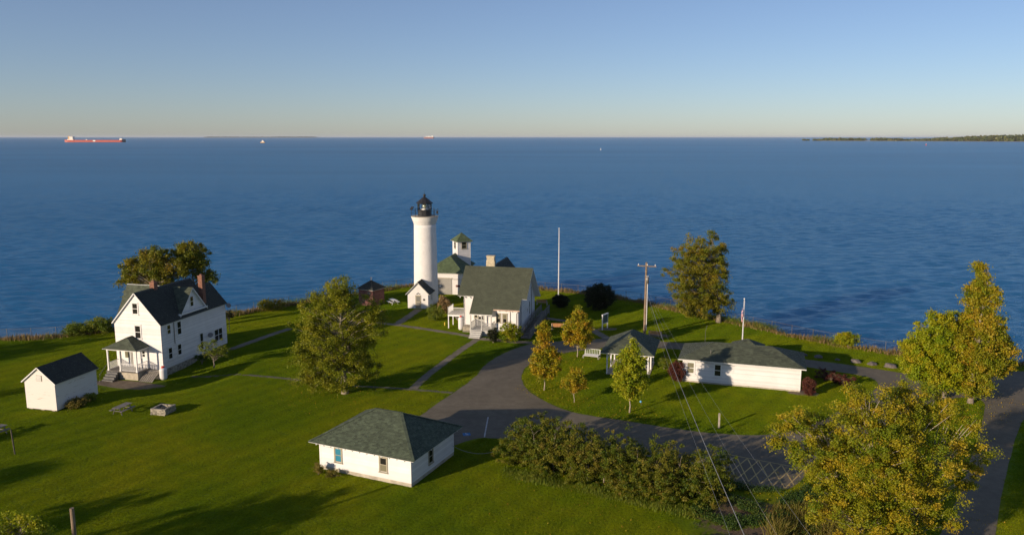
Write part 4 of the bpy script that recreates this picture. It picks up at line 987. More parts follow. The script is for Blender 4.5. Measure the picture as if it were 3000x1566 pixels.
def tw_wall(P): wall(tu, P, W_PAINT, exp=.14, lift=.012)
S_ = 2.45
rect_walls(tu, 0, S_, 0, S_, 0, 8.45, exp=.14, lift=.012, core=.1)
# the near corner is the local origin: local +x runs right and away, local +y left and away
roof(tu, hip(-.35, S_ + .35, -.35, S_ + .35, 8.4, 9.85, S_/2 - .01, S_/2 + .01, S_/2, S_/2), SHINGLE_GREEN, th=.08)
window(tu, .85, 1.2, (S_/2, -.02, 7.1), 'F', frame=KHAKI); window(tu, .65, 1.15, (-.02, S_/2, 7.1), 'L', frame=KHAKI); window(tu, .8, 1.2, (S_ + .02, S_/2, 7.1), 'R', frame=KHAKI)

# ------------------------------------------------------------------ oil house
q = G(1077, 892); oh = thing('brick_oil_house', 'small dark red brick oil house with black hip roof and white finial', 'oil house', (q.x - 1.4, q.y, 0), -30)
for P in (dict(),): rect_walls(oh, 0, 2.9, 0, 2.9, 0, 2.7, BRICKD, exp=.09, lift=.004, corners=False)
roof(oh, hip(-.3, 3.2, -.3, 3.2, 2.65, 3.95, 1.44, 1.46, 1.45, 1.45), SHINGLE_DARK, th=.08)
MB().lathe([(.1, 0), (.1, .25), (.2, .32), (.14, .45), (.03, .5)], 10).build('finial', METALW, oh, (1.45, 1.45, 3.95)); MB().box(1.9, 2.5, -.06, -.01, 2.0, 2.25).build('vent', METALG, oh)

# ------------------------------------------------------------------ picnic pavilion
pv = thing('picnic_pavilion', 'open picnic pavilion with white posts and green hip roof behind a young maple', 'pavilion', (10.75, 86.7, 0), math.degrees(math.atan2(-.27, .963)))
MB().box(.0, 4.9, .0, 6.3, 0.0, .06).build('floor', FOUND, pv)
for (x, y) in ((.1, .1), (4.75, .1), (.1, 3.1), (4.75, 3.1), (.1, 6.1), (4.75, 6.1), (2.4, 6.1)):
    mb = MB().beam((x, y, .06), (x, y, 2.55), .15)
    for sx, sy in (((1 if x < 2 else -1), 0), (0, (1 if y < 3.5 else -1))): mb.beam((x, y, 1.9), (x + sx * .55, y + sy * .55, 2.5), .08)
    mb.build('post', W_TRIM, pv)
MB().box(0, 4.85, .02, .18, 2.5, 2.68).box(0, 4.85, 6.02, 6.18, 2.5, 2.68).box(.02, .18, .18, 6.02, 2.5, 2.68).box(4.67, 4.83, .18, 6.02, 2.5, 2.68).build('beam', W_TRIM, pv)
roof(pv, hip(-.6, 5.45, -.6, 6.9, 2.66, 4.35, 2.42, 2.43, 2.1, 4.6), SHINGLE, th=.14, tab=.32)
def picnic_table(label, loc, yaw, m, group=None):
    t = thing('picnic_table', label, 'picnic table', loc, yaw, group)
    for k in range(5): MB().box(-.38 + k * .155, -.38 + k * .155 + .145, -.92, .92, .72, .76).build('top_board', m, t)
    for s in (-1, 1):
        for k in range(2): MB().box(s * .62 + (k - 1) * .15, s * .62 + (k - 1) * .15 + .14, -.92, .92, .43, .47).build('bench_board', m, t)
        for y in (-.65, .65): MB().beam((s * .25, y, .72), (s * .55, y, 0), .09, .04).build('leg', m, t)
    for y in (-.65, .65): MB().beam((-.75, y - .045, .40), (.75, y - .045, .40), .09, .04).beam((-.36, y - .045, .69), (.36, y - .045, .69), .09, .04).build('crossbar', m, t)
    return t
pt = (360, 1208); picnic_table('grey weathered picnic table on the lawn beside the stone fire pit', GH(*pt), -17, GREYWOOD)
picnic_table('picnic table in shade at the left edge of the photo', G(-12, 1275), -20, GREYWOOD)
for k, (x, y) in enumerate(((1.6, 3.0), (3.5, 3.4))): q = loc_of(pv, (x, y)); picnic_table(['grey picnic table under the pavilion roof on its left side', 'grey picnic table under the pavilion roof on its right side'][k], (q.x, q.y, .06), 10, GREYP)
picnic_table('pale picnic table on shaded lawn left of the lighthouse', G(1152, 890), 35, W_TRIM)

# ------------------------------------------------------------------ small shelter behind the long building and its flagpole
ks = thing('small_kiosk', 'small square kiosk whose pyramid roof shows behind the long building', 'kiosk', (XY(2175, 92, 2) - 1.4, 90.6, 0), -20)
rect_walls(ks, 0, 2.9, 0, 2.9, 0, 1.85, exp=.12, lift=.01)
roof(ks, hip(-.5, 3.4, -.5, 3.4, 1.9, HY(988, 92), 1.44, 1.46, 1.45, 1.45), SHINGLE, th=.1)
MB().box(1.0, 1.9, -.05, -.01, .05, 1.8).build('door', GREYP, ks)
def flagpole(label, x, y, h, r=.06, ball=True):
    t = thing('flagpole', label, 'flagpole', (x, y, 0))
    MB().tube([(0, 0, 0), (0, 0, h * .5), (0, 0, h)], [r * 1.2, r, r * .7], 10).build('pole', METALW, t)
    MB().lathe([(r * 2.2, 0), (r * 2.2, .12), (r * 1.4, .2)], 12).build('collar', METALW, t)
    if ball: MB().lathe([(.02, 0), (.08, .05), (.1, .12), (.08, .19), (.02, .24)], 10).build('ball', METALW, t, (0, 0, h), smooth=True)
    MB().box(-.02, .04, -r * 1.2 - .05, -r * 1.2, 1.1, 1.2).build('cleat', METALG, t)
    MB().tube([(r, -.05, 1.2), (r * 1.1, -.05, h - .1)], .006, 3).build('halyard', METALW, t)
    return t
flagpole('tall bare white flagpole on the point right of the keepers cottage', *G(1636, 866)[:2], HY(671, G(1636, 866).y), .075)
fx, fy = XY(2176, 94.2, 3), 94.2
flagpole('shorter white flagpole with limp flag behind the long building', fx, fy, HY(878, 94.2), .06)
# hanging flag: red and white stripes with blue canton, folded by gravity
def flag():
    t = thing('flag', 'limp red and white striped flag hanging from the shorter flagpole', 'flag', (fx, fy, HY(898, 94.2)))
    FR = simple('flag_red', (.55, .04, .05), .8, .05, 5); FW = simple('flag_white', (.8, .8, .78), .8, .05, 5); FB = simple('flag_blue', (.02, .04, .2), .8, .05, 5)
    nx, hgt = 20, 1.0
    def P(u, v):   # u along fly 0..1, v down the hoist 0..1
        return (-.06 - .10 * math.sin(u * 9 + v * 2) ** 2 - .16 * u * math.exp(-((v - .25) ** 2) * 5) - .05 * u, -.07 + .10 * math.sin(u * 14 + v), -v * hgt - u * 1.0)
    for j in range(13):
        m = FR if j % 2 == 0 else FW; mb = MB()
        for i in range(nx):
            u0, u1 = i / nx, (i + 1) / nx
            if j < 7 and u1 <= .4: continue
            mb.add([P(u0, (j + 1) / 13), P(u1, (j + 1) / 13), P(u1, j / 13), P(u0, j / 13)], [(0, 1, 2, 3)])
        mb.build('stripe', m, t)
    mb = MB()
    for i in range(8):
        for j in range(7): mb.add([P(i / nx, (j + 1) / 13), P((i + 1) / nx, (j + 1) / 13), P((i + 1) / nx, j / 13), P(i / nx, j / 13)], [(0, 1, 2, 3)])
    cn = mb.build('canton', FB, t); ms = MB()
    for i in range(8):
        for j in range(6):
            p = P((i + .5) / nx, (j + .5) / 13); ms.box(p[0] - .012, p[0] + .012, p[1] - .02, p[1] - .012, p[2] - .012, p[2] + .012)
    ms.build('stars', FW, cn)['kind'] = 'stuff'
flag()

# ------------------------------------------------------------------ utility pole and wires
pp = G(1888, 983); ph = HY(768, pp.y)
up = thing('utility_pole', 'weathered wooden utility pole with crossarm and grey transformer', 'utility pole', pp)
MB().tube([(0, 0, -.2), (0, 0, ph * .5), (0, 0, ph)], [.19, .16, .13], 12).build('pole', POLEW, up)
ca = MB().beam((-1.25, -.2, ph - .42), (1.3, -.2, ph - .55), .11, .13).build('crossarm', POLEW, up)
for x in (-1.1, .1, 1.15): MB().lathe([(.03, 0), (.06, .06), (.05, .16), (.07, .2), (.03, .26)], 8).build('insulator', METALW, ca, (x, -.2, ph - .45 - x * .05))
MB().beam((-.6, -.2, ph - .5), (0, -.2, ph - 1.1), .03).beam((.6, -.2, ph - .5), (0, -.2, ph - 1.1), .03).build('brace', METALG, up)
tr_ = MB().lathe([(.17, 0), (.2, .03), (.2, .85), (.12, .93)], 16).build('transformer', METALG, up, (.12, -.36, ph - 2.85), smooth=True)
for x in (-.08, .08): MB().lathe([(.03, 0), (.04, .1), (.02, .2)], 6).build('bushing', METALW, tr_, (x, 0, .9))
MB().tube([(.2, -.1, .8), (.2, -.1, ph - 2.9)], .05, 8).build('conduit', METALW, up); MB().box(-.12, .12, -.32, -.18, 1.3, 1.6).build('meter_box', METALG, up)
MB().tube([(-.35, -.2, ph - 2.0), (.45, -.25, ph - 2.0)], .03, 6).build('bracket', METALG, up)
def wire(label, a, b, sag, r, n=28, m=None, group=None):
    a, b = Vector(a), Vector(b); pts = [a.lerp(b, k / n) - Vector((0, 0, sag * 4 * (k / n) * (1 - k / n))) for k in range(n + 1)]
    o = MB().tube([p - a for p in pts], r, 5).build('overhead_wire', m or WIREM, None, a)
    return tag(o, label, 'wire', group)
def ray_pt(px, py, Y): z = HY(py, Y); return Vector((XY(px, Y, z), Y, z))
A0 = pp + Vector((.2, -.25, HY(858, pp.y)))
wire('thick pale service cable running from the utility pole to the bottom edge of the photo', A0, ray_pt(2330, 1900, 20.0), .9, .014)
for k, (dx, e, s_) in enumerate((((-.1), (2190, 1700, 24), .9), ((.3), (2420, 1800, 22), 1.2), ((.45), (2520, 1760, 24), 1.0))):
    wire(['thin wire just left of the thick service cable', 'thin wire first to the right of the thick service cable', 'rightmost thin wire crossing the hatched parking area'][k], A0 + Vector((dx, 0, -.15 * k)), ray_pt(*e), s_, .0045)
# ------------------------------------------------------------------ benches, sign, swing, posts
def bench(label, loc, yaw, group='wooden park benches on the lawn'):
    t = thing('park_bench', label, 'bench', loc, yaw, group)
    for s in (-1, 1):
        MB().box(s * .82 - .05, s * .82 + .05, -.25, .3, 0, .42).box(s * .82 - .05, s * .82 + .05, .22, .32, .42, .92).build('leg', FOUND, t)
    for k in range(4): MB().box(-.9, .9, -.24 + k * .13, -.24 + k * .13 + .11, .43, .47).build('seat_slat', WOOD, t)
    for k in range(4): MB().box(-.9, .9, .19, .218, .52 + k * .115, .52 + k * .115 + .095).build('back_slat', WOOD, t)
    return t
bench('wooden slat bench facing the road beside the first young maple', G(1634, 965), 175)
bench('wooden slat bench between the utility pole and the pavilion', G(1920, 988), 160)
bench('wooden slat bench on sunlit grass behind the keepers cottage', G(1588, 893), 165)
sg = thing('notice_board', 'white framed information board on two posts', 'sign', (G(1764, 966) + G(1780, 961)) / 2, 55)
for x in (-.75, .75): MB().beam((x, 0, 0), (x, 0, 2.1), .12).build('post', W_TRIM, sg)
MB().box(-.85, .85, -.1, .1, 2.1, 2.22).build('cap', W_TRIM, sg); MB().box(-.69, .69, -.03, .03, .95, 2.08).build('panel', SIGNP, sg)
MB().box(-.69, .69, -.04, .04, .85, .95).build('rail', W_TRIM, sg)
sw_ = thing('metal_glider_bench', 'white metal bench beside the second young maple trunk', 'bench', G(1733, 1048), -22)
fr = MB()
for x in (-.95, .95): fr.tube([(x, -.45, .35), (x, -.4, .0), (x, .35, .0), (x, .4, .4), (x, .55, 1.0)], .03, 6)
fr.tube([(-.95, .55, 1.0), (.95, .55, 1.0)], .03, 6); fr.tube([(-.95, -.45, .35), (.95, -.45, .35)], .03, 6); fr.tube([(-.95, .4, .4), (.95, .4, .4)], .03, 6); fr.build('frame', METALW, sw_)
for k in range(9): MB().beam((-.85 + k * .2125, .42, .42), (-.85 + k * .2125, .54, .98), .07, .015).build('back_slat', simple('pale_green_enamel%d' % k, (.30, .36, .28), .5, .1, 3) if k == 0 else MATS['pale_green_enamel0'], sw_)
for k in range(5): MB().box(-.92, .92, -.4 + k * .16, -.4 + k * .16 + .12, .40, .42).build('seat_slat', METALW, sw_)
up2 = thing('utility_post', 'short pale service post on the dark lawn below the long building', 'post', G(2106, 1253)); MB().beam((0, 0, 0), (0, 0, 1.45), .14).build('post', FOUND, up2); MB().box(-.13, .05, -.14, -.07, 1.1, 1.4).build('tap_box', KHAKI, up2)
q = G(1881, 1188); so = thing('gazing_lamp', 'small light blue solar globe on a stake beside the foreground maple', 'garden light', q); MB().tube([(0, 0, 0), (-.15, 0, .35)], .015, 5).build('stake', METALG, so); MB().lathe([(.02, 0), (.1, .06), (.12, .13), (.08, .2), (.02, .24)], 12).build('globe', SOLARB, so, (-.15, 0, .33), smooth=True)
q = G(1303, 953); yp = thing('marker_post', 'small yellow marker post in the grass by the cottage deck', 'marker', q); MB().lathe([(.07, 0), (.07, .4), (.1, .42), (.04, .5)], 8).build('post', YELLOW, yp)
q = GH(44, 1330); tp = thing('wooden_post', 'thin leaning dark post on the lawn near the left edge', 'post', q); MB().tube([(0, 0, 0), (-.12, 0, 2.2)], .06, 7).build('post', DARKWOOD, tp)
pq = G(233, 1720); tp = thing('tall_wooden_pole', 'weathered round pole rising at the bottom left of the photo', 'pole', pq); MB().tube([(0, 0, 0), (0, 0, HY(1487, pq.y))], [.13, .12], 12).build('pole', POLEW, tp)
q = G(673, 970); tp = thing('lamp_post', 'thin dark post on the lawn behind the farmhouse', 'post', q); MB().tube([(0, 0, 0), (0, 0, 1.75)], .04, 6).build('post', BLACK, tp); MB().lathe([(.09, 0), (.11, .15), (.02, .25)], 8).build('head', BLACK, tp, (0, 0, 1.75))
# rope from garage to hedge
a = loc_of(ga, (8.68, 6.7, .9)); b = Vector((-1.0, 62.5, 1.0))
b = ray_pt(1468, 1314, 64.0)
tag(MB().tube([a.lerp(b, k / 12) - a - Vector((0, 0, .55 * 4 * (k / 12) * (1 - k / 12))) for k in range(13)], .02, 5).build('rope_barrier', WIREM, None, a), 'pale rope sagging between the garage corner and the big hedge', 'rope')
# fire pit
q = GH(478, 1208); fp = thing('fire_pit', 'square fire pit of stacked pale stones with charred logs', 'fire pit', q, -14)
st_n = 0
for side in range(4):
    for c in range(4):
        x = -.8 + (c % 2) * .06
        while x < .72:
            w = random.uniform(.16, .28); a = side * math.pi / 2; mb = MB(); d = random.uniform(.18, .24)
            j = [random.uniform(-.02, .02) for _ in range(8)]
            vs = [(x + j[0], -.8 + j[1], c * .16), (x + w, -.8 + j[2], c * .16), (x + w, -.8 + d, c * .16), (x, -.8 + d, c * .16), (x + j[3], -.8 + j[4], c * .16 + .145), (x + w + j[5], -.8 + j[6], c * .16 + .14), (x + w, -.8 + d, c * .16 + .15), (x, -.8 + d, c * .16 + .145)]
            vs = [(vx * math.cos(a) - vy * math.sin(a), vx * math.sin(a) + vy * math.cos(a), vz) for vx, vy, vz in vs]
            mb.add(vs, [(0, 3, 2, 1), (4, 5, 6, 7), (0, 1, 5, 4), (1, 2, 6, 5), (2, 3, 7, 6), (3, 0, 4, 7)]); mb.build('stone', STONE, fp); x += w + .015
MB().box(-.55, .55, -.55, .55, .0, .3).build('ash_bed', BLACK, fp)
for k in range(5): MB().tube([(-.5 + .1 * k, -.4 + .15 * k, .35 + .04 * k), (.45 - .1 * k, .35 - .1 * k, .42 + .03 * k)], .06, 6).build('log', DARKWOOD if k % 2 else BLACK, fp)
# boulders
def boulder(name, label, cat, loc, r, m, group=None, sq=.6, seed=0):
    bm = bmesh.new(); bmesh.ops.create_icosphere(bm, subdivisions=3, radius=r)
    for v in bm.verts:
        n = noise.noise(v.co * (1.2 / r) + Vector((seed * 3.1, 0, 0))) * .28 + noise.noise(v.co * (3 / r) + Vector((seed, 5, 0))) * .1
        v.co *= 1 + n; v.co.z *= sq
    me = bpy.data.meshes.new(name); bm.to_mesh(me); bm.free(); o = link_mesh(name, me, m, None, loc); o.rotation_euler = (0, 0, seed * 1.3); return tag(o, label, cat, group)
for k, (x, y, r_) in enumerate([(2356, 1040, .42), (2397, 1046, .5), (2453, 1054, .32), (2507, 1060, .62), (2555, 1067, .55), (2609, 1074, .72)]):
    boulder('boulder', ['small boulder nearest the corner of the long building', 'round boulder second from the long building along the road', 'lowest flattest boulder of the roadside row', 'broad boulder in the middle of the roadside row', 'boulder second from the right end of the roadside row', 'widest boulder at the right end of the roadside row'][k], 'boulder', G(x, y), r_, GRANITE, 'boulders lining the road in shade', .6, k + 1)
# shore rocks
mb = MB()
for k in range(420):
    i = random.randrange(len(crest) - 1) if k < 120 else random.randrange(int(len(crest) * .80), len(crest) - 6)
    p = crest[i].lerp(crest[i + 1], random.random()); t_ = (crest[i + 1] - crest[i]).normalized(); d = random.uniform(1.5, 6.0); c = p + Vector((-t_.y, t_.x, 0)) * d; c.z = -max(.2, (d - .6) * .62); r_ = random.uniform(.35, .9)
    bm = bmesh.new(); bmesh.ops.create_icosphere(bm, subdivisions=1, radius=r_)
    vs = [tuple(c + v.co * (1 + .35 * noise.noise(v.co * 3 + Vector((k, 0, 0))))) for v in bm.verts]; fs = [tuple(v.index for v in f.verts) for f in bm.faces]; bm.free(); mb.add(vs, fs)
tag(mb.build('shore_rocks', DARKROCK), 'dark riprap rocks at the foot of the bank along the water', 'rocks', kind='stuff')

# ------------------------------------------------------------------ chain link fence along the crest
def fence(label, P, h=1.25, gap=3.0, mesh=True):
    t = thing('chain_link_fence', label, 'fence', P[0]); o = P[0]; L_ = sum((P[i + 1] - P[i]).length for i in range(len(P) - 1)); n = int(L_ / gap)
    def at(d):
        for k in range(len(P) - 1):
            l = (P[k + 1] - P[k]).length
            if d <= l or k == len(P) - 2: return P[k].lerp(P[k + 1], d / l) - o
            d -= l
    pm = MB().tube([(0, 0, -.6), (0, 0, h + .05)], .032, 6)
    me = None
    for k in range(n + 1):
        p = at(L_ * k / n)
        if me is None: po = pm.build('post', METALG, t, p); me = po.data
        else: link_mesh('post', me, METALG, t, p)
    MB().tube([at(L_ * k / n) + Vector((0, 0, h)) for k in range(n + 1)], .016, 5).build('top_rail', METALG, t)
    mb = MB(); d = 0.0; st_ = .16
    while d < L_ - h:
        a, b = at(d), at(d + h)
        for p, q in ((a, b + Vector((0, 0, h))), (b, a + Vector((0, 0, h)))):
            w = .0022; mb.add([p - Vector((w, 0, 0)), p + Vector((w, 0, 0)), q + Vector((w, 0, 0)), q - Vector((w, 0, 0))], [(0, 1, 2, 3)])
        d += st_
    mb.build('wire_mesh', METALG, t)['kind'] = 'stuff'
fl = offset_line(crest, .9)
fl = [p for p in fl if -75 < p.x < 66]
lft = [p for p in fl if p.x < -17.5]; rgt = [p for p in fl if p.x > 3.0]
fence('chain link fence along the bank left of the lighthouse', [p + Vector((0, 0, -.1)) for p in lft]); fence('chain link fence along the bank right of the cottage', [p + Vector((0, 0, -.1)) for p in rgt])

# ------------------------------------------------------------------ trees and shrubs
b = G(1010, 1152)
tree('willow_tree', 'large wispy olive green tree in the middle of the left lawn', 'tree', b,
     [PL(1000, 880, 62, 72, b.y), PL(925, 930, 66, 58, b.y), PL(1058, 930, 70, 72, b.y, 1.5), PL(965, 1000, 108, 62, b.y, -.5), PL(905, 1055, 55, 62, b.y, -1), PL(985, 1075, 95, 55, b.y, -1.5), PL(1058, 1040, 55, 62, b.y, 1), PL(1080, 1085, 32, 28, b.y, 0), PL(890, 1105, 45, 28, b.y, -1), PL(960, 1115, 70, 28, b.y, .5), PL(1010, 850, 40, 42, b.y), PL(1098, 898, 34, 34, b.y, 1), PL(1085, 950, 46, 44, b.y, 0), PL(960, 880, 50, 50, b.y, 0)],
     L_OLIVE, 760, 110, .50, .15, .30, BARKP, droop=.5, minz=.9, fork=.4)
bh_ = Vector((XY(470, 105, 0), 105.0, 0))
tree('wide_tree', 'spreading olive tree behind the farmhouse roof left of its chimney', 'tree', bh_,
     [PL(440, 775, 62, 42, 106), PL(390, 800, 45, 38, 106), PL(500, 790, 50, 45, 106), PL(455, 745, 40, 22, 106), PL(385, 850, 22, 25, 106), PL(480, 830, 60, 30, 107), PL(365, 820, 20, 16, 106)],
     L_BROWN, 330, 100, .62, .22, .35, BARKP, group='trees behind the farmhouse', minz=2.5)
b = Vector((XY(572, 108, 0), 108.0, 0))
tree('open_tree', 'open crowned tree with visible limbs behind the farmhouse dormer', 'tree', b,
     [PL(560, 735, 42, 28, 108), PL(585, 765, 34, 30, 108), PL(600, 805, 34, 18, 108), PL(540, 775, 30, 30, 108), PL(530, 740, 22, 25, 108), PL(620, 820, 18, 10, 108)],
     L_BROWN, 190, 95, .55, .22, .3, BARKP, group='trees behind the farmhouse', minz=2.5)
b = G(2105, 944)
tree('autumn_tree', 'dense tall bronze green tree at the fence right of the utility pole', 'tree', b,
     [PL(2040, 755, 70, 55, b.y), PL(2075, 715, 42, 32, b.y, .5), PL(2000, 800, 48, 70, b.y), PL(2085, 800, 48, 75, b.y), PL(2020, 870, 60, 42, b.y), PL(2095, 870, 45, 48, b.y), PL(2060, 905, 55, 28, b.y), PL(2120, 725, 20, 30, b.y, 1), PL(2125, 880, 28, 38, b.y, .5), PL(2080, 690, 16, 16, b.y), PL(2110, 770, 25, 40, b.y), PL(2050, 820, 78, 90, b.y), PL(2030, 905, 50, 26, b.y)],
     L_BROWN, 620, 120, .60, .18, .32, BARK, minz=1.0)
gy = 'young autumn maples round the pavilion'
b = G(1594, 1143)
tree('young_maple', 'tallest spire shaped golden young maple left of the pavilion', 'tree', b,
     [PL(1596, 1062, 42, 38, b.y), PL(1590, 1020, 30, 38, b.y), PL(1592, 975, 18, 32, b.y), PL(1590, 950, 9, 16, b.y), PL(1578, 1090, 26, 22, b.y), PL(1612, 1080, 26, 26, b.y), PL(1625, 1045, 16, 18, b.y), PL(1604, 950, 6, 14, b.y)],
     L_AUTUMN, 300, 62, .40, .17, .062, BARKP, gy, minz=1.1, limb=.018)
b = G(1691, 1045)
tree('young_maple', 'broad olive gold young maple standing by the white metal bench', 'tree', b,
     [PL(1692, 965, 40, 38, b.y), PL(1696, 925, 22, 24, b.y), PL(1682, 990, 30, 26, b.y), PL(1710, 990, 24, 26, b.y), PL(1700, 950, 34, 26, b.y), PL(1692, 905, 10, 10, b.y)],
     L_AUTUMN, 280, 66, .42, .18, .062, BARKP, gy, minz=1.3, limb=.018)
b = G(1682, 1178)
tree('young_maple', 'smallest orange young maple alone near the road edge', 'tree', b,
     [PL(1680, 1118, 34, 22, b.y), PL(1684, 1092, 18, 18, b.y), PL(1655, 1122, 17, 11, b.y), PL(1700, 1125, 20, 12, b.y), PL(1682, 1138, 20, 10, b.y)],
     L_AUTUMN, 170, 52, .32, .15, .045, BARKP, gy, minz=.9, limb=.014)
b = G(1844, 1208)
tree('young_maple', 'yellow green young maple in front of the pavilion roof', 'tree', b,
     [PL(1845, 1100, 46, 36, b.y), PL(1848, 1050, 36, 36, b.y), PL(1855, 1012, 17, 20, b.y), PL(1828, 1125, 34, 24, b.y), PL(1872, 1120, 30, 26, b.y), PL(1846, 1150, 28, 18, b.y), PL(1815, 1080, 18, 18, b.y), PL(1832, 1035, 16, 14, b.y), PL(1882, 1070, 14, 18, b.y)],
     L_GREENISH, 360, 70, .38, .17, .07, BARKP, gy, minz=1.0, limb=.018)
b = G(2765, 1168)
tree('golden_tree', 'rounded golden green tree where the two roads meet', 'tree', b,
     [PL(2740, 1000, 75, 70, b.y), PL(2700, 1050, 55, 70, b.y), PL(2790, 1060, 60, 75, b.y), PL(2755, 950, 50, 38, b.y), PL(2820, 960, 45, 45, b.y, 1), PL(2760, 1110, 65, 40, b.y), PL(2670, 1020, 28, 40, b.y), PL(2740, 1060, 80, 80, b.y, 0)],
     L_GOLD, 640, 130, .55, .19, .24, BARK, minz=.7)
b = G(2842, 1180)
tree('tall_tree', 'tallest tree at the road junction with orange tinted spire top', 'tree', b,
     [PL(2870, 1010, 60, 60, b.y, 1), PL(2875, 930, 50, 60, b.y, 1), PL(2868, 860, 38, 50, b.y, 1), PL(2872, 800, 26, 36, b.y, 1), PL(2900, 1060, 60, 40, b.y, 1), PL(2940, 1070, 32, 20, b.y, 1), PL(2905, 960, 45, 38, b.y), PL(2925, 1000, 32, 24, b.y, 2), PL(2840, 980, 40, 60, b.y, 2), PL(2850, 1100, 50, 30, b.y, 1), PL(2905, 870, 26, 40, b.y), PL(2935, 1030, 38, 36, b.y, 1), PL(2860, 1060, 50, 50, b.y, 0), PL(2815, 1010, 42, 60, b.y, 1), PL(2850, 1135, 48, 28, b.y, 0)],
     L_TALL, 820, 115, .58, .19, .24, BARK, minz=1.2)
b = G(2585, 1650)
tree('foreground_tree', 'big many stemmed tree with turning leaves filling the lower right corner', 'tree', b,
     [PL(2440, 1260, 105, 75, b.y, 1), PL(2560, 1200, 90, 70, b.y, 1), PL(2690, 1190, 95, 70, b.y, 2), PL(2790, 1270, 80, 85, b.y, 1), PL(2330, 1245, 70, 60, b.y, 0), PL(2410, 1360, 90, 80, b.y, -1), PL(2560, 1330, 110, 90, b.y, -1.5), PL(2700, 1370, 110, 95, b.y, -1), PL(2840, 1370, 60, 55, b.y, 1),
      PL(2470, 1470, 110, 80, b.y, -2), PL(2620, 1500, 120, 90, b.y, -2), PL(2750, 1480, 80, 70, b.y, -1), PL(2285, 1300, 38, 40, b.y, 0), PL(2880, 1320, 36, 30, b.y, 2), PL(2600, 1590, 150, 60, b.y, -1), PL(2645, 1140, 40, 25, b.y, 2), PL(2500, 1150, 50, 26, b.y, 1), PL(2630, 1240, 75, 60, b.y, 0), PL(2620, 1420, 90, 70, b.y, -2.5)],
     L_BIG, 950, 150, .46, .120, .26, BARKP, trunks=[[(0, 0), (-1.6, .4), .84], [(.3, .2), (1.7, .8), .84], [(-.3, .1), (-4.2, 1.0), .62], [(.4, 0), (4.0, .6), .66], [(0, .2), (.4, .8), .9]], minz=.5, limb=.04, fork=.2)
b = G(60, 1730)
tree('corner_tree', 'yellowish tree top poking into the bottom left corner', 'tree', b, [PL(40, 1545, 55, 40, b.y), PL(110, 1560, 45, 32, b.y), PL(-30, 1560, 60, 50, b.y), PL(60, 1620, 100, 60, b.y), PL(80, 1525, 24, 18, b.y), PL(150, 1580, 26, 20, b.y)], L_GREENISH, 220, 60, .35, .13, .12, BARK, minz=.5)
# shrubs
def shrub(name, label, cat, px, py, rx, ry, leafm, n, per, cs, ls, group=None, extra=(), shell=.6, dep=.9):
    b = G(px, py); b = Vector((b.x, b.y, HH(b.x, b.y))); c = PL(px, py - ry, rx, ry, b.y, 0, dep)
    return tree(name, label, cat, b, [(c[0], c[1], c[2], c[3] * .92, c[4], c[5] * .95)] + [PL(*e) if len(e) == 5 else e for e in extra], leafm, int(n * 1.5), per, cs, ls, .05, BARK, group, minz=.12, limb=.012, trunks=[[(0, 0), (.2, 0)], [(.1, 0), (-.3, .1)], [(0, .1), (0, .3)]])
shrub('round_bush', 'small dark round bush beside the bare flagpole', 'bush', 1643, 900, 25, 19, L_DARK, 130, 90, .28, .13)
shrub('large_dark_bush', 'large dark dome shaped bush near the bank', 'bush', 1755, 905, 50, 36, L_DARK, 220, 100, .4, .14)
shrub('green_bush', 'olive bush at the foot of the lighthouse', 'bush', 1275, 938, 29, 23, L_SHRUB, 90, 60, .3, .11)
shrub('pampas_grass', 'tan feathery grass clump between the lighthouse and the cottage', 'grass clump', 1301, 917, 20, 24, L_DRY, 80, 70, .3, .16)
shrub('dark_bush', 'dark rounded bush by the cottage porch steps', 'bush', 1444, 1003, 18, 22, L_DARK, 60, 60, .26, .11)
shrub('leafy_shrub', 'bright yellow green shrub before the cottage windows', 'bush', 1492, 1000, 38, 27, L_GOLD, 150, 60, .3, .12)
shrub('barberry_bush', 'dark red bush at the left end of the long building', 'bush', 1984, 1117, 25, 31, L_RED, 110, 80, .24, .09)
shrub('barberry_bush', 'round red brown bush at the front right corner of the long building', 'bush', 2371, 1156, 21, 26, L_RED, 110, 80, .2, .08)
shrub('gold_bush', 'yellow green bush on the bank between fence and lawn', 'bush', 2482, 1014, 33, 22, L_GOLD, 90, 70, .32, .13)
shrub('tall_weed_shrub', 'thin shrub in shade between the pavilion and the barberry bush', 'bush', 1945, 1080, 14, 20, L_SHRUB, 40, 50, .25, .11)
shrub('bank_bush', 'olive bush on the bank just left of the farmhouse', 'bush', 295, 974, 40, 22, L_SHRUB, 90, 60, .42, .16, 'bushes on the bank left of the farmhouse')
shrub('bank_bush', 'lower wider olive bush left of its neighbour on the bank', 'bush', 230, 980, 42, 17, L_SHRUB, 80, 60, .4, .16, 'bushes on the bank left of the farmhouse')
shrub('bank_bush', 'low brownish bush on the bank left of the big willow like tree', 'bush', 795, 908, 42, 16, L_BROWN, 80, 50, .4, .16)
shrub('small_bush', 'dark little bush by the rear corner of the farmhouse', 'bush', 672, 938, 12, 16, L_DARK, 24, 50, .25, .12)
shrub('corner_weeds', 'yellowish weeds at the left corner of the garage', 'weeds', 932, 1388, 13, 17, L_REED, 26, 50, .2, .10)
shrub('garage_plant', 'low grey green plant under the teal garage window', 'plant', 975, 1396, 22, 10, L_REED, 30, 40, .16, .08)
shrub('shed_weeds', 'yellow green weeds along the right wall of the shed', 'weeds', 225, 1190, 32, 12, L_REED, 50, 55, .26, .13)
shrub('shed_weeds', 'darker weeds at the far right corner of the shed', 'weeds', 265, 1172, 22, 10, L_SHRUB, 34, 50, .22, .12)
shrub('house_planting', 'low dark planting along the stone foundation of the farmhouse', 'plants', 590, 1050, 26, 6, L_WEED, 30, 40, .2, .11)
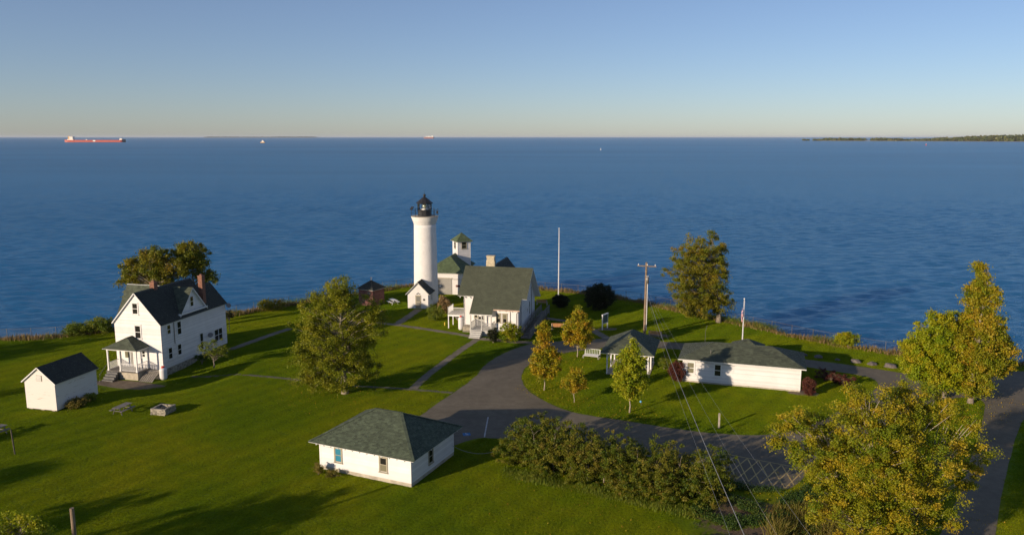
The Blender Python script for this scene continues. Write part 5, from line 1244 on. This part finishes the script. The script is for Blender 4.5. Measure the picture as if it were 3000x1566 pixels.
tree('small_fruit_tree', 'small sparse crooked tree by the right wall of the farmhouse', 'tree', G(627, 1072), [PL(625, 1030, 42, 20, G(627, 1072).y), PL(600, 1012, 22, 16, G(627, 1072).y), PL(650, 1025, 22, 16, G(627, 1072).y), PL(630, 1000, 22, 10, G(627, 1072).y)], L_SHRUB, 90, 44, .3, .12, .08, BARK, minz=.8, limb=.02)
hb = [G(2405, 1108) , G(2492, 1132)]
for k in range(1):
    lb_ = []
    for j in range(7):
        p = hb[0].lerp(hb[1], j / 6); lb_.append((p.x, p.y, .55, .72, .7, .62))
    tree('clipped_red_hedge', 'low dark red clipped hedge in shade beyond the long building', 'hedge', hb[0].lerp(hb[1], .5), lb_, L_RED, 160, 90, .2, .08, .04, BARK, minz=.1, limb=.01)
# the big hedge
HL = []
_fr = [Vector((-.6, 60.8, 0)), Vector((2.6, 58.3, 0)), Vector((6.0, 56.1, 0)), Vector((9.8, 54.1, 0)), Vector((13.6, 52.9, 0))]
for k in range(15):
    u = k / 14 * 4; i_ = min(3, int(u)); f_ = _fr[i_].lerp(_fr[i_ + 1], u - i_); q = k / 14
    hgt = (1.75 + .28 * math.sin(k * 1.9) + .15 * math.sin(k * 4.1)) * (.78 if k == 0 else 1) * (1 - .16 * q)
    HL.append((f_.x + .9, f_.y + 1.9, hgt * .9, 1.6, 1.75, hgt))
    HL.append((f_.x + 1.7 + .3 * math.sin(k * 3.3), f_.y + 3.9, hgt * .98, 1.55, 1.8, hgt * 1.0))
    if k % 2 == 0: HL.append((f_.x + .8 * math.sin(k), f_.y + 1.0, .8, 1.1, .9, .9))
HL += [(15.2, 56.2, 1.2, 1.5, 1.6, 1.4), (3.4, 63.0, 2.4, 1.2, 1.0, 1.5)]
tree('lilac_hedge', 'long rounded mass of mixed olive and brown shrubs forming a hedge beside the road', 'hedge', G(1760, 1400), HL, L_HEDGE, 3000, 66, .27, .112, .07, BARK, trunks=[[(-5 + k * 1.3, 2.4 - k * .65 + random.uniform(-.8, .8)), (-5 + k * 1.3 + random.uniform(-.5, .5), 2.4 - k * .65)] for k in range(9)], minz=.15, limb=.02)
# trees standing outside the left and lower edge of the photo: their shadows cross the lawn
def off_tree(label, tipx, tipy, h, r_, back=None):
    tip = G(tipx, tipy); L_ = h / math.tan(R(SUN_EL)); c = tip - Vector((math.cos(R(SUN_AZ)), math.sin(R(SUN_AZ)), 0)) * (L_ if back is None else back)
    lobes = [(c.x, c.y, h * .62, r_, r_, h * .36), (c.x + r_ * .5, c.y + r_ * .3, h * .5, r_ * .7, r_ * .7, h * .28), (c.x - r_ * .5, c.y - r_ * .2, h * .48, r_ * .7, r_ * .7, h * .26), (c.x, c.y - r_ * .4, h * .75, r_ * .6, r_ * .6, h * .22)]
    tree('shade_tree', label, 'tree', c, lobes, L_OLIVE, 200, 60, .7, .30, .28, BARK, 'trees beyond the left edge of the view', minz=1.5)
off_tree('shade tree beyond the left edge, throwing the shadow at the bottom of the lawn', 1010, 1455, 10.5, 5.2)
off_tree('second shade tree beyond the lower left edge of the photo', 700, 1500, 9.5, 4.2)
off_tree('third shade tree beyond the left edge, shading the lawn below the thin post', 455, 1437, 8.0, 2.6)
off_tree('fourth shade tree beyond the left edge, level with the thin dark post', 205, 1350, 8.5, 3.0)
off_tree('fifth shade tree beyond the left edge, shading the grass behind the shed', 75, 1135, 9.0, 3.2)
off_tree('sixth shade tree far off to the left near the bank', 345, 982, 10.0, 4.0)
off_tree('seventh shade tree beyond the left edge near the picnic table', 75, 1262, 5.5, 1.6)

# ------------------------------------------------------------------ long grass, weeds and mown turf
def blades(name, label, P, hgt, wid, m, lean=.35, kind='stuff', cat='grass', clump=1, spread=.15):
    P = np.repeat(P, clump, axis=0); n = len(P); P = P + np.concatenate([rng.normal(size=(n, 2)) * spread, np.zeros((n, 1))], 1)
    hm = np.array([max(.25, 1 + 1.5 * noise.noise(Vector((q[0] * .33, q[1] * .33, 5.0)))) for q in P[::clump]]); hm = np.repeat(hm, clump)[:n, None]
    h = hgt * hm * rng.uniform(.45, 1.2, (n, 1)); az = rng.uniform(0, 2 * np.pi, (n, 1)); w = wid * rng.uniform(.6, 1.3, (n, 1))
    d = np.concatenate([np.cos(az), np.sin(az), np.zeros((n, 1))], 1) * w; la = rng.uniform(0, 2 * np.pi, (n, 1)); ll = lean * h * rng.uniform(0, 1, (n, 1))
    t = np.concatenate([np.cos(la) * ll, np.sin(la) * ll, h], 1)
    V = np.stack([P - d, P + d, P + t * .6 + d * .7, P + t], 1).reshape(-1, 3)
    me = np_mesh(name, V, n, rng.uniform(0, 1, n)); return tag(link_mesh(name, me, m), label, cat, kind=kind)
def bank_points(n, lo, hi, x0, x1, z0=0):
    out = []; segs = [i for i in range(len(crest) - 1) if x0 < crest[i].x < x1]
    ll = np.array([(crest[i + 1] - crest[i]).length for i in segs]); ll /= ll.sum()
    for i in rng.choice(segs, n, p=ll):
        p = crest[i].lerp(crest[i + 1], random.random()); t_ = (crest[i + 1] - crest[i]).normalized()
        dens = noise.noise(Vector((p.x * .25, p.y * .25, 1.7)))
        d = random.uniform(lo, hi) * (1 + .5 * dens); q = p + Vector((-t_.y, t_.x, 0)) * d
        z = 0 if d < .2 else (-.12 - (d - .6) * .75 if d > .6 else -.1); out.append((q.x, q.y, z))
    return np.array(out)
BP = bank_points(14000, -1.3, 3.0, -90, 85)
blades('bank_grass', 'tall dry tan grass growing along the top of the bank', BP, .58, .035, L_DRY, clump=2)
blades('bank_weeds', 'green and olive weeds mixed in the bank grass', bank_points(7000, -1.0, 2.6, -90, 85), .55, .045, L_REED, clump=2)
SC = []
while len(SC) < 420:
    q = bank_points(1, -.9, 3.2, -85, 82)[0]
    if noise.noise(Vector((q[0] * .12, q[1] * .12, 3.3))) + .25 * noise.noise(Vector((q[0] * .6, q[1] * .6, 1))) > .06: SC.append(q)
SC = np.array(SC); idx = np.repeat(np.arange(len(SC)), 150); C = SC[idx] + rng.normal(size=(len(idx), 3)) * [.42, .42, .26] + [0, 0, .35]
me = np_mesh('bank_scrub', leaf_quads(C, .13, up=.6), len(C), rng.uniform(0, 1, len(SC))[idx] * .6 + rng.uniform(0, .4, len(C)))
tag(link_mesh('bank_scrub', me, L_SHRUB), 'patchy green scrub on the bank along the shore', 'scrub', kind='stuff')
# fallen leaves under the trees
FLV = []
for (px, py, r_, n_) in [(1594, 1143, 3.2, 260), (1691, 1045, 3, 200), (1682, 1178, 2.4, 160), (1844, 1208, 3.4, 320), (1010, 1152, 7, 600), (2105, 944, 5, 260), (2780, 1170, 7, 900), (2560, 1500, 9, 900), (1700, 1480, 7, 300)]:
    c = G(px, py)
    for _ in range(n_):
        a = random.uniform(0, 6.283); d = r_ * random.random() ** .6; FLV.append((c.x + d * math.cos(a), c.y + d * math.sin(a), .07))
FLV = np.array(FLV); me = np_mesh('fallen_leaves', leaf_quads(FLV, .11, up=3.0), len(FLV), rng.uniform(.4, 1, len(FLV)))
tag(link_mesh('fallen_leaves', me, L_AUTUMN), 'scattered fallen yellow leaves on the lawn under the trees', 'leaves', kind='stuff')
# tall weeds behind fence left part darker
sx, sy = SOIL_C[0], SOIL_C[1]
Q = []
while len(Q) < 5200:
    p = G(random.uniform(2030, 2520), random.uniform(1415, 1640)); 
    if pip(road_poly, [p.x], [p.y])[0]: continue
    m_ = noise.noise(p * .55) + .35 * noise.noise(p * 1.7)
    dpx = math.hypot(p.x - sx, p.y - sy)
    if m_ > (-.05 if dpx > 4 else .12): Q.append((p.x, p.y, 0))
Q = np.array(Q); nn_ = len(Q)
C = np.repeat(Q, 9, axis=0) + rng.normal(size=(nn_ * 9, 3)) * [.12, .12, .0]; C[:, 2] = rng.uniform(.03, .32, len(C))
V = leaf_quads(C, .11, up=1.0); me = np_mesh('ground_weeds', V, len(C), rng.uniform(0, 1, len(C)))
tag(link_mesh('ground_weeds', me, L_WEED), 'low leafy weeds over bare soil at the bottom right', 'weeds', kind='stuff')
Q = []
while len(Q) < 2600:
    p = G(random.uniform(2270, 2560), random.uniform(1490, 1680)); w_ = (p.x - G(2300, 1560).x)
    if noise.noise(p * .5 + Vector((4, 4, 0))) > -.15: Q.append((p.x, p.y, 0))
blades('yellow_scrub', 'tall yellowish scrub in front of the big foreground tree', np.array(Q), .55, .03, L_REED, lean=1.1, clump=8, spread=.35)
# edge growth below the hedge
Q = [G(1480 + 560 * u, 1385 + 120 * u ** 1.1 + random.uniform(-12, 12)) for u in [random.random() for _ in range(1300)]]
blades('hedge_foot_grass', 'long pale grass along the foot of the big hedge', np.array([tuple(q) for q in Q]), .26, .03, L_SHRUB, clump=7, spread=.25)

def seg_dist(x, y, a, b):
    dx, dy = b.x - a.x, b.y - a.y; t = np.clip(((x - a.x) * dx + (y - a.y) * dy) / (dx * dx + dy * dy + 1e-9), 0, 1)
    return np.hypot(x - a.x - t * dx, y - a.y - t * dy)
foot = []
for o, x0, x1, y0, y1 in [(fh, -.2, 6.5, -2.3, 12.7), (fh, -2.8, 0, 3.7, 8.1), (shd, -.1, 3.7, -.1, 5.5), (ga, -.1, 8.75, -.1, 7.0), (lb, -.1, 12.4, -.1, 6.1), (ent, -.1, 3.4, -.1, 4.6), (kh, -.1, 8.4, .5, 15.7), (kh, 1.4, 4.8, -2.6, 1), (kh, 8.6, 10.1, -1.2, 13.2), (fg, .2, 6.7, .2, 11.1), (oh, -.1, 3, -.1, 3), (pv, -.1, 5, -.1, 6.4), (ks, -.1, 3, -.1, 3)]:
    foot.append([loc_of(o, p) for p in ((x0, y0), (x1, y0), (x1, y1), (x0, y1))])
step = .52
gx, gy_ = np.meshgrid(np.arange(-100, 95, step), np.arange(26, 142, step)); gx = gx.ravel() + rng.uniform(-.2, .2, gx.size); gy_ = gy_.ravel() + rng.uniform(-.2, .2, gy_.size)
zc = gy_ * _c + CAMH * _s; u_ = CX + F_PX * gx / zc; v_ = CY - F_PX * (gy_ * _s - CAMH * _c) / zc
keep = (u_ > -700) & (u_ < 3700) & (v_ < 2300)
keep &= pip(crest + rear, gx, gy_)
inroad = pip(road_poly, gx, gy_) & ~pip(isl_poly, gx, gy_)
for P in (road_poly, isl_poly):
    for i in range(len(P)): keep &= seg_dist(gx, gy_, P[i], P[(i + 1) % len(P)]) > .30
keep &= ~inroad
for L_, w in path_lines:
    for i in range(len(L_) - 1): keep &= seg_dist(gx, gy_, L_[i], L_[i + 1]) > w / 2 + .06
for P in foot: keep &= ~pip(P, gx, gy_)
for (x, y, r_) in excl: keep &= np.hypot(gx - x, (gy_ - y) * 2.2) > r_
keep &= ~((np.hypot(gx - sx, gy_ - sy) < 5.5) & (np.array([noise.noise(Vector((a, b, 0)) * .55) for a, b in zip(gx, gy_)]) < .15))
gx, gy_ = gx[keep], gy_[keep]
gz = np.array([HH(a, b) for a, b in zip(gx, gy_)])
def turf_patch(nb, name):
    P = np.concatenate([rng.uniform(-.36, .36, (nb, 2)), np.full((nb, 1), -.01)], 1); h = rng.uniform(.03, .085, (nb, 1)); az = rng.uniform(0, 6.283, (nb, 1)); w = .009
    d = np.concatenate([np.cos(az), np.sin(az), 0 * az], 1) * w; la = rng.uniform(0, 6.283, (nb, 1)); ll = h * rng.uniform(.1, .8, (nb, 1))
    t = np.concatenate([np.cos(la) * ll, np.sin(la) * ll, h], 1); V = np.stack([P - d, P + d, P + t], 1).reshape(-1, 3)
    me = np_mesh(name, V, nb, rng.uniform(0, 1, nb), 3); me.materials.append(BLADE); return bpy.data.objects.new(name, me)
def scatter(name, label, src, X, Y, Zz):
    n = len(X); me = bpy.data.meshes.new(name); me.vertices.add(n); me.vertices.foreach_set('co', np.stack([X, Y, Zz], 1).astype(np.float32).ravel())
    a = me.attributes.new('rotz', 'FLOAT_VECTOR', 'POINT'); rv = np.zeros((n, 3), np.float32); rv[:, 2] = rng.uniform(0, 6.283, n); a.data.foreach_set('vector', rv.ravel())
    o = link_mesh(name, me, None); ng = bpy.data.node_groups.new(name, 'GeometryNodeTree')
    ng.interface.new_socket('Geometry', in_out='INPUT', socket_type='NodeSocketGeometry'); ng.interface.new_socket('Geometry', in_out='OUTPUT', socket_type='NodeSocketGeometry')
    N = ng.nodes; gi = N.new('NodeGroupInput'); go = N.new('NodeGroupOutput'); ip = N.new('GeometryNodeInstanceOnPoints'); oi = N.new('GeometryNodeObjectInfo'); na = N.new('GeometryNodeInputNamedAttribute')
    oi.inputs['Object'].default_value = src; na.data_type = 'FLOAT_VECTOR'; na.inputs['Name'].default_value = 'rotz'
    ng.links.new(gi.outputs[0], ip.inputs['Points']); ng.links.new(oi.outputs['Geometry'], ip.inputs['Instance']); ng.links.new(na.outputs['Attribute'], ip.inputs['Rotation']); ng.links.new(ip.outputs[0], go.inputs[0])
    md = o.modifiers.new('scatter', 'NODES'); md.node_group = ng; return tag(o, label, 'grass', kind='stuff')
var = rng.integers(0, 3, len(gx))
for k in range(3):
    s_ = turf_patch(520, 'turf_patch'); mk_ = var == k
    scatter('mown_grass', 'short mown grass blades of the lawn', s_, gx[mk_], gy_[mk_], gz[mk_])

# ------------------------------------------------------------------ ships, buoys, far shores
def ship(label, px, py, length_px, kind):
    D = (CAMH - WATER_Z) / math.tan(PITCH + math.atan((py - CY) / F_PX)); x0 = XY(px, D, WATER_Z); s = ZC(D, WATER_Z) / F_PX; L_ = length_px * s
    t = thing('cargo_ship' if kind < 2 else 'work_boat', label, 'ship' if kind < 2 else 'boat', (x0, D, WATER_Z), 4 if kind == 0 else 0)
    return t, L_, s
t, L_, s = ship('long red lake freighter with white wheelhouse aft at the left horizon', 281, 416.6, 170, 0)
W_ = L_ * .09; hh = 6.4 * s
def hull(n, L_, W_, h0, h1, m, parent, x0=0.0, x1=1.0, deckm=None):
    mb = MB(); sec = []
    for i in range(n + 1):
        u = x0 + (x1 - x0) * i / n; x = -L_ / 2 + L_ * u
        w = W_ / 2 * min(1, (1.0 - max(0, (u - .92) / .08) ** 1.6) + .02) * (1 if u > .05 else .82 + .18 * u / .05)
        sh = h1 * (1 + .35 * max(0, (u - .9) / .1) ** 2 + .18 * max(0, (.06 - u) / .06))
        sec.append([(x, -w, h0), (x, -w, sh), (x, w, sh), (x, w, h0)])
    vs = [p for q in sec for p in q]; fs = []
    for i in range(n):
        for j in range(3): a = i * 4 + j; fs.append((a, a + 4, a + 5, a + 1))
    fs += [(0, 1, 2, 3), tuple(n * 4 + j for j in (3, 2, 1, 0))]
    return mb.add(vs, fs).build('hull', m, parent)
hull(40, L_, W_, -1, hh, HULLR, t, 0, .955); hull(6, L_, W_, -1, hh * 1.0, HULLK, t, .9555, 1.0)
u = L_ / 170
MB().box(-L_*.5 + 7*u, -L_*.5 + 24*u, -W_*.4, W_*.4, hh, hh + 2.5*u).box(-L_*.5 + 14*u, -L_*.5 + 23*u, -W_*.42, W_*.42, hh + 2.5*u, hh + 10*u).box(-L_*.5+13*u, -L_*.5+24*u, -W_*.5, W_*.5, hh+8.5*u, hh+10*u).build('wheelhouse', SHIPW, t)
MB().box(-L_*.5 + 8*u, -L_*.5 + 13*u, -W_*.15, W_*.15, hh + 2.5*u, hh + 11*u).build('funnel', SHIPO, t)
MB().beam((-L_*.5+18*u, 0, hh+10*u), (-L_*.5+18*u, 0, hh+14*u), .5*u).beam((-L_*.5+10*u, 0, hh+9*u), (-L_*.5+10*u, 0, hh+14*u), .4*u).build('mast', SHIPO, t)
MB().box(L_*.5 - 16*u, L_*.5 - 8*u, -W_*.35, W_*.35, hh, hh + 3.0*u).box(L_*.5 - 15*u, L_*.5 - 9.5*u, -W_*.3, W_*.3, hh + 3.0*u, hh + 4.6*u).build('forward_house', SHIPW, t)
MB().box(-u*27, -u*24, -2*u, 2*u, hh, hh+2*u).box(-u*5, u*2, -W_*.5-.5, -W_*.4, hh*.35, hh*.95).build('deck_gear', SHIPW, t)
t, L_, s = ship('distant bulk carrier with pale deck cranes on the horizon above the lighthouse', 1257, 406.2, 29, 1)
W_ = L_ * .16; hh = 4.3 * s; hull(20, L_, W_, -1, hh, REDHULL2, t); u = L_ / 29
MB().box(L_*.5-7*u, L_*.5-2.5*u, -W_*.45, W_*.45, hh, hh+4.5*u).build('wheelhouse', SHIPW, t)
MB().box(-9*u, -4.5*u, -W_*.2, W_*.2, hh, hh+3.0*u).box(-3*u, 1.5*u, -W_*.2, W_*.2, hh, hh+3.2*u).box(3*u, 5*u, -W_*.2, W_*.2, hh, hh+2.6*u).build('crane', SHIPW, t)
t, L_, s = ship('small white workboat trailing a wake below the horizon', 770, 418.6, 13, 2)
hull(14, L_, L_*.3, -.5, 2.6*s, SHIPO, t); u = L_ / 13
MB().box(-3.2*u, 3.2*u, -1.5*u, 1.5*u, 2.6*s, 5*s).box(-1.8*u, 1.4*u, -1.2*u, 1.2*u, 5*s, 7.2*s).build('cabin', SHIPW, t); MB().beam((0, 0, 7*s), (0, 0, 9.5*s), .4*s).build('mast', SHIPO, t)
def buoy(label, px, py, hpx, wpx, m):
    D = (CAMH - WATER_Z) / math.tan(PITCH + math.atan((py - CY) / F_PX)); s = ZC(D, WATER_Z) / F_PX; t = thing('channel_buoy', label, 'buoy', (XY(px, D, WATER_Z), D, WATER_Z))
    MB().lathe([(wpx*s/2, -.3), (wpx*s/2, hpx*s*.35), (wpx*s*.25, hpx*s*.4), (wpx*s*.15, hpx*s)], 12).build('float', m, t); MB().lathe([(wpx*s*.3, 0), (wpx*s*.3, hpx*s*.15)], 8).build('lantern', METALW, t, (0, 0, hpx*s))
buoy('small white buoy on the water above the bare flagpole and power pole', 1760, 440, 5, 3, METALW); buoy('small red buoy near the wooded point at right', 2713, 426, 5, 3, REDP)
FOREST_L = leaf_mat('far_woodland_green', [(0.03, 0.05, 0.012), (0.06, 0.085, 0.018), (0.10, 0.10, 0.02), (0.16, 0.10, 0.03)], .1, .004)
def wooded(name, label, px0, px1, py, hpx, D0, D1, dens, seed, wid=220, prof=None, sand=True):
    pts = []; rng2 = np.random.default_rng(seed); n = dens
    Vs = []; R_ = []
    xa, xb = XY(px0, D0, WATER_Z), XY(px1, D1, WATER_Z); s = ZC((D0 + D1) / 2, 0) / F_PX
    for k in range(n):
        u = rng2.uniform(); f = prof(u) if prof else 1.0
        if f <= 0.02 or rng2.uniform() > min(1, f * 1.6 + .1): continue
        x = xa + (xb - xa) * u; y = D0 + (D1 - D0) * u + rng2.uniform(0.12, 1) * wid; h = hpx * s * max(.25, f) * rng2.uniform(.6, 1.05)
        m = 12; c = rng2.normal(size=(m, 3)) * [h * .30, h * .30, h * .26] + [x, y, WATER_Z + 1 + h * .55]; c[:, 2] = np.clip(c[:, 2], WATER_Z + 1, WATER_Z + 1 + h * 1.05)
        Vs.append(c); R_.append(np.full(m, rng2.uniform(0, 1)) * .7 + rng2.uniform(0, .3, m))
    C = np.concatenate(Vs); V = leaf_quads(C, hpx * s * .55, up=.6, aspect=.9); me = np_mesh(name, V, len(C), np.concatenate(R_))
    tag(link_mesh(name, me, FOREST_L), label, 'woodland', kind='stuff')
    if sand:
        mb = MB(); N_ = 60; vs = []
        for k in range(N_ + 1):
            u = k / N_; x = xa + (xb - xa) * u; y = D0 + (D1 - D0) * u; e = 18 * noise.noise(Vector((u * 14, seed, 0))); tp = sstep(u, 0, .12)
            vs += [(x, y + e, WATER_Z - .3), (x, y + e + wid * .12, WATER_Z + 1.3 * tp + .3), (x, y + wid * (1.05 * tp + .15), WATER_Z + 1.0 * tp + .3), (x, y + wid * (1.3 * tp + .18), WATER_Z - .4)]
        fs = [(4 * k + j, 4 * k + 4 + j, 4 * k + 5 + j, 4 * k + 1 + j) for k in range(N_) for j in range(3)]
        tag(mb.add(vs, fs).build('shoreline', LAKESAND), kind='structure')
def prof_r(u):
    f = .28 + .9 * sstep(u, .45, .8) - .25 * sstep(u, .93, 1)
    if u < .45: f = .5 if noise.noise(Vector((u * 38, 2, 0))) > .12 else 0
    if u < .10: f = .2 if noise.noise(Vector((u * 60, 2, 0))) > .2 else 0
    return f * (1 + .25 * noise.noise(Vector((u * 25, 9, 0))))
wooded('far_woodland', 'low wooded point of land on the right horizon', 2400, 3250, 414, 13.5, 5600, 4500, 3600, 3, 420, prof_r)
wooded('distant_islands', 'faint low line of wooded islands on the left horizon', 592, 908, 399, 3.6, 24000, 24000, 2600, 5, 900, lambda u: (.9 if (u < .14 or u > .62) else (.75 if noise.noise(Vector((u * 45, 1, 0))) > -.05 else .15)) * (.7 + .4 * noise.noise(Vector((u * 18, 3, 0)))), sand=True)

# ------------------------------------------------------------------ air
hz = MB().box(-60000, 60000, -1500, 50000, -8, 62).build('haze', None); tag(hz, 'thin even haze over land and lake', 'haze', kind='stuff')
hm = bpy.data.materials.new('haze_air'); hm.use_nodes = True; hm.node_tree.nodes.clear(); _o = hm.node_tree.nodes.new('ShaderNodeOutputMaterial'); _v = hm.node_tree.nodes.new('ShaderNodeVolumePrincipled')
_v.inputs['Density'].default_value = 2.0e-5; _v.inputs['Color'].default_value = (0.80, 0.88, 1.0, 1); _v.inputs['Anisotropy'].default_value = 0.0
hm.node_tree.links.new(_v.outputs[0], _o.inputs['Volume']); hz.data.materials.append(hm)
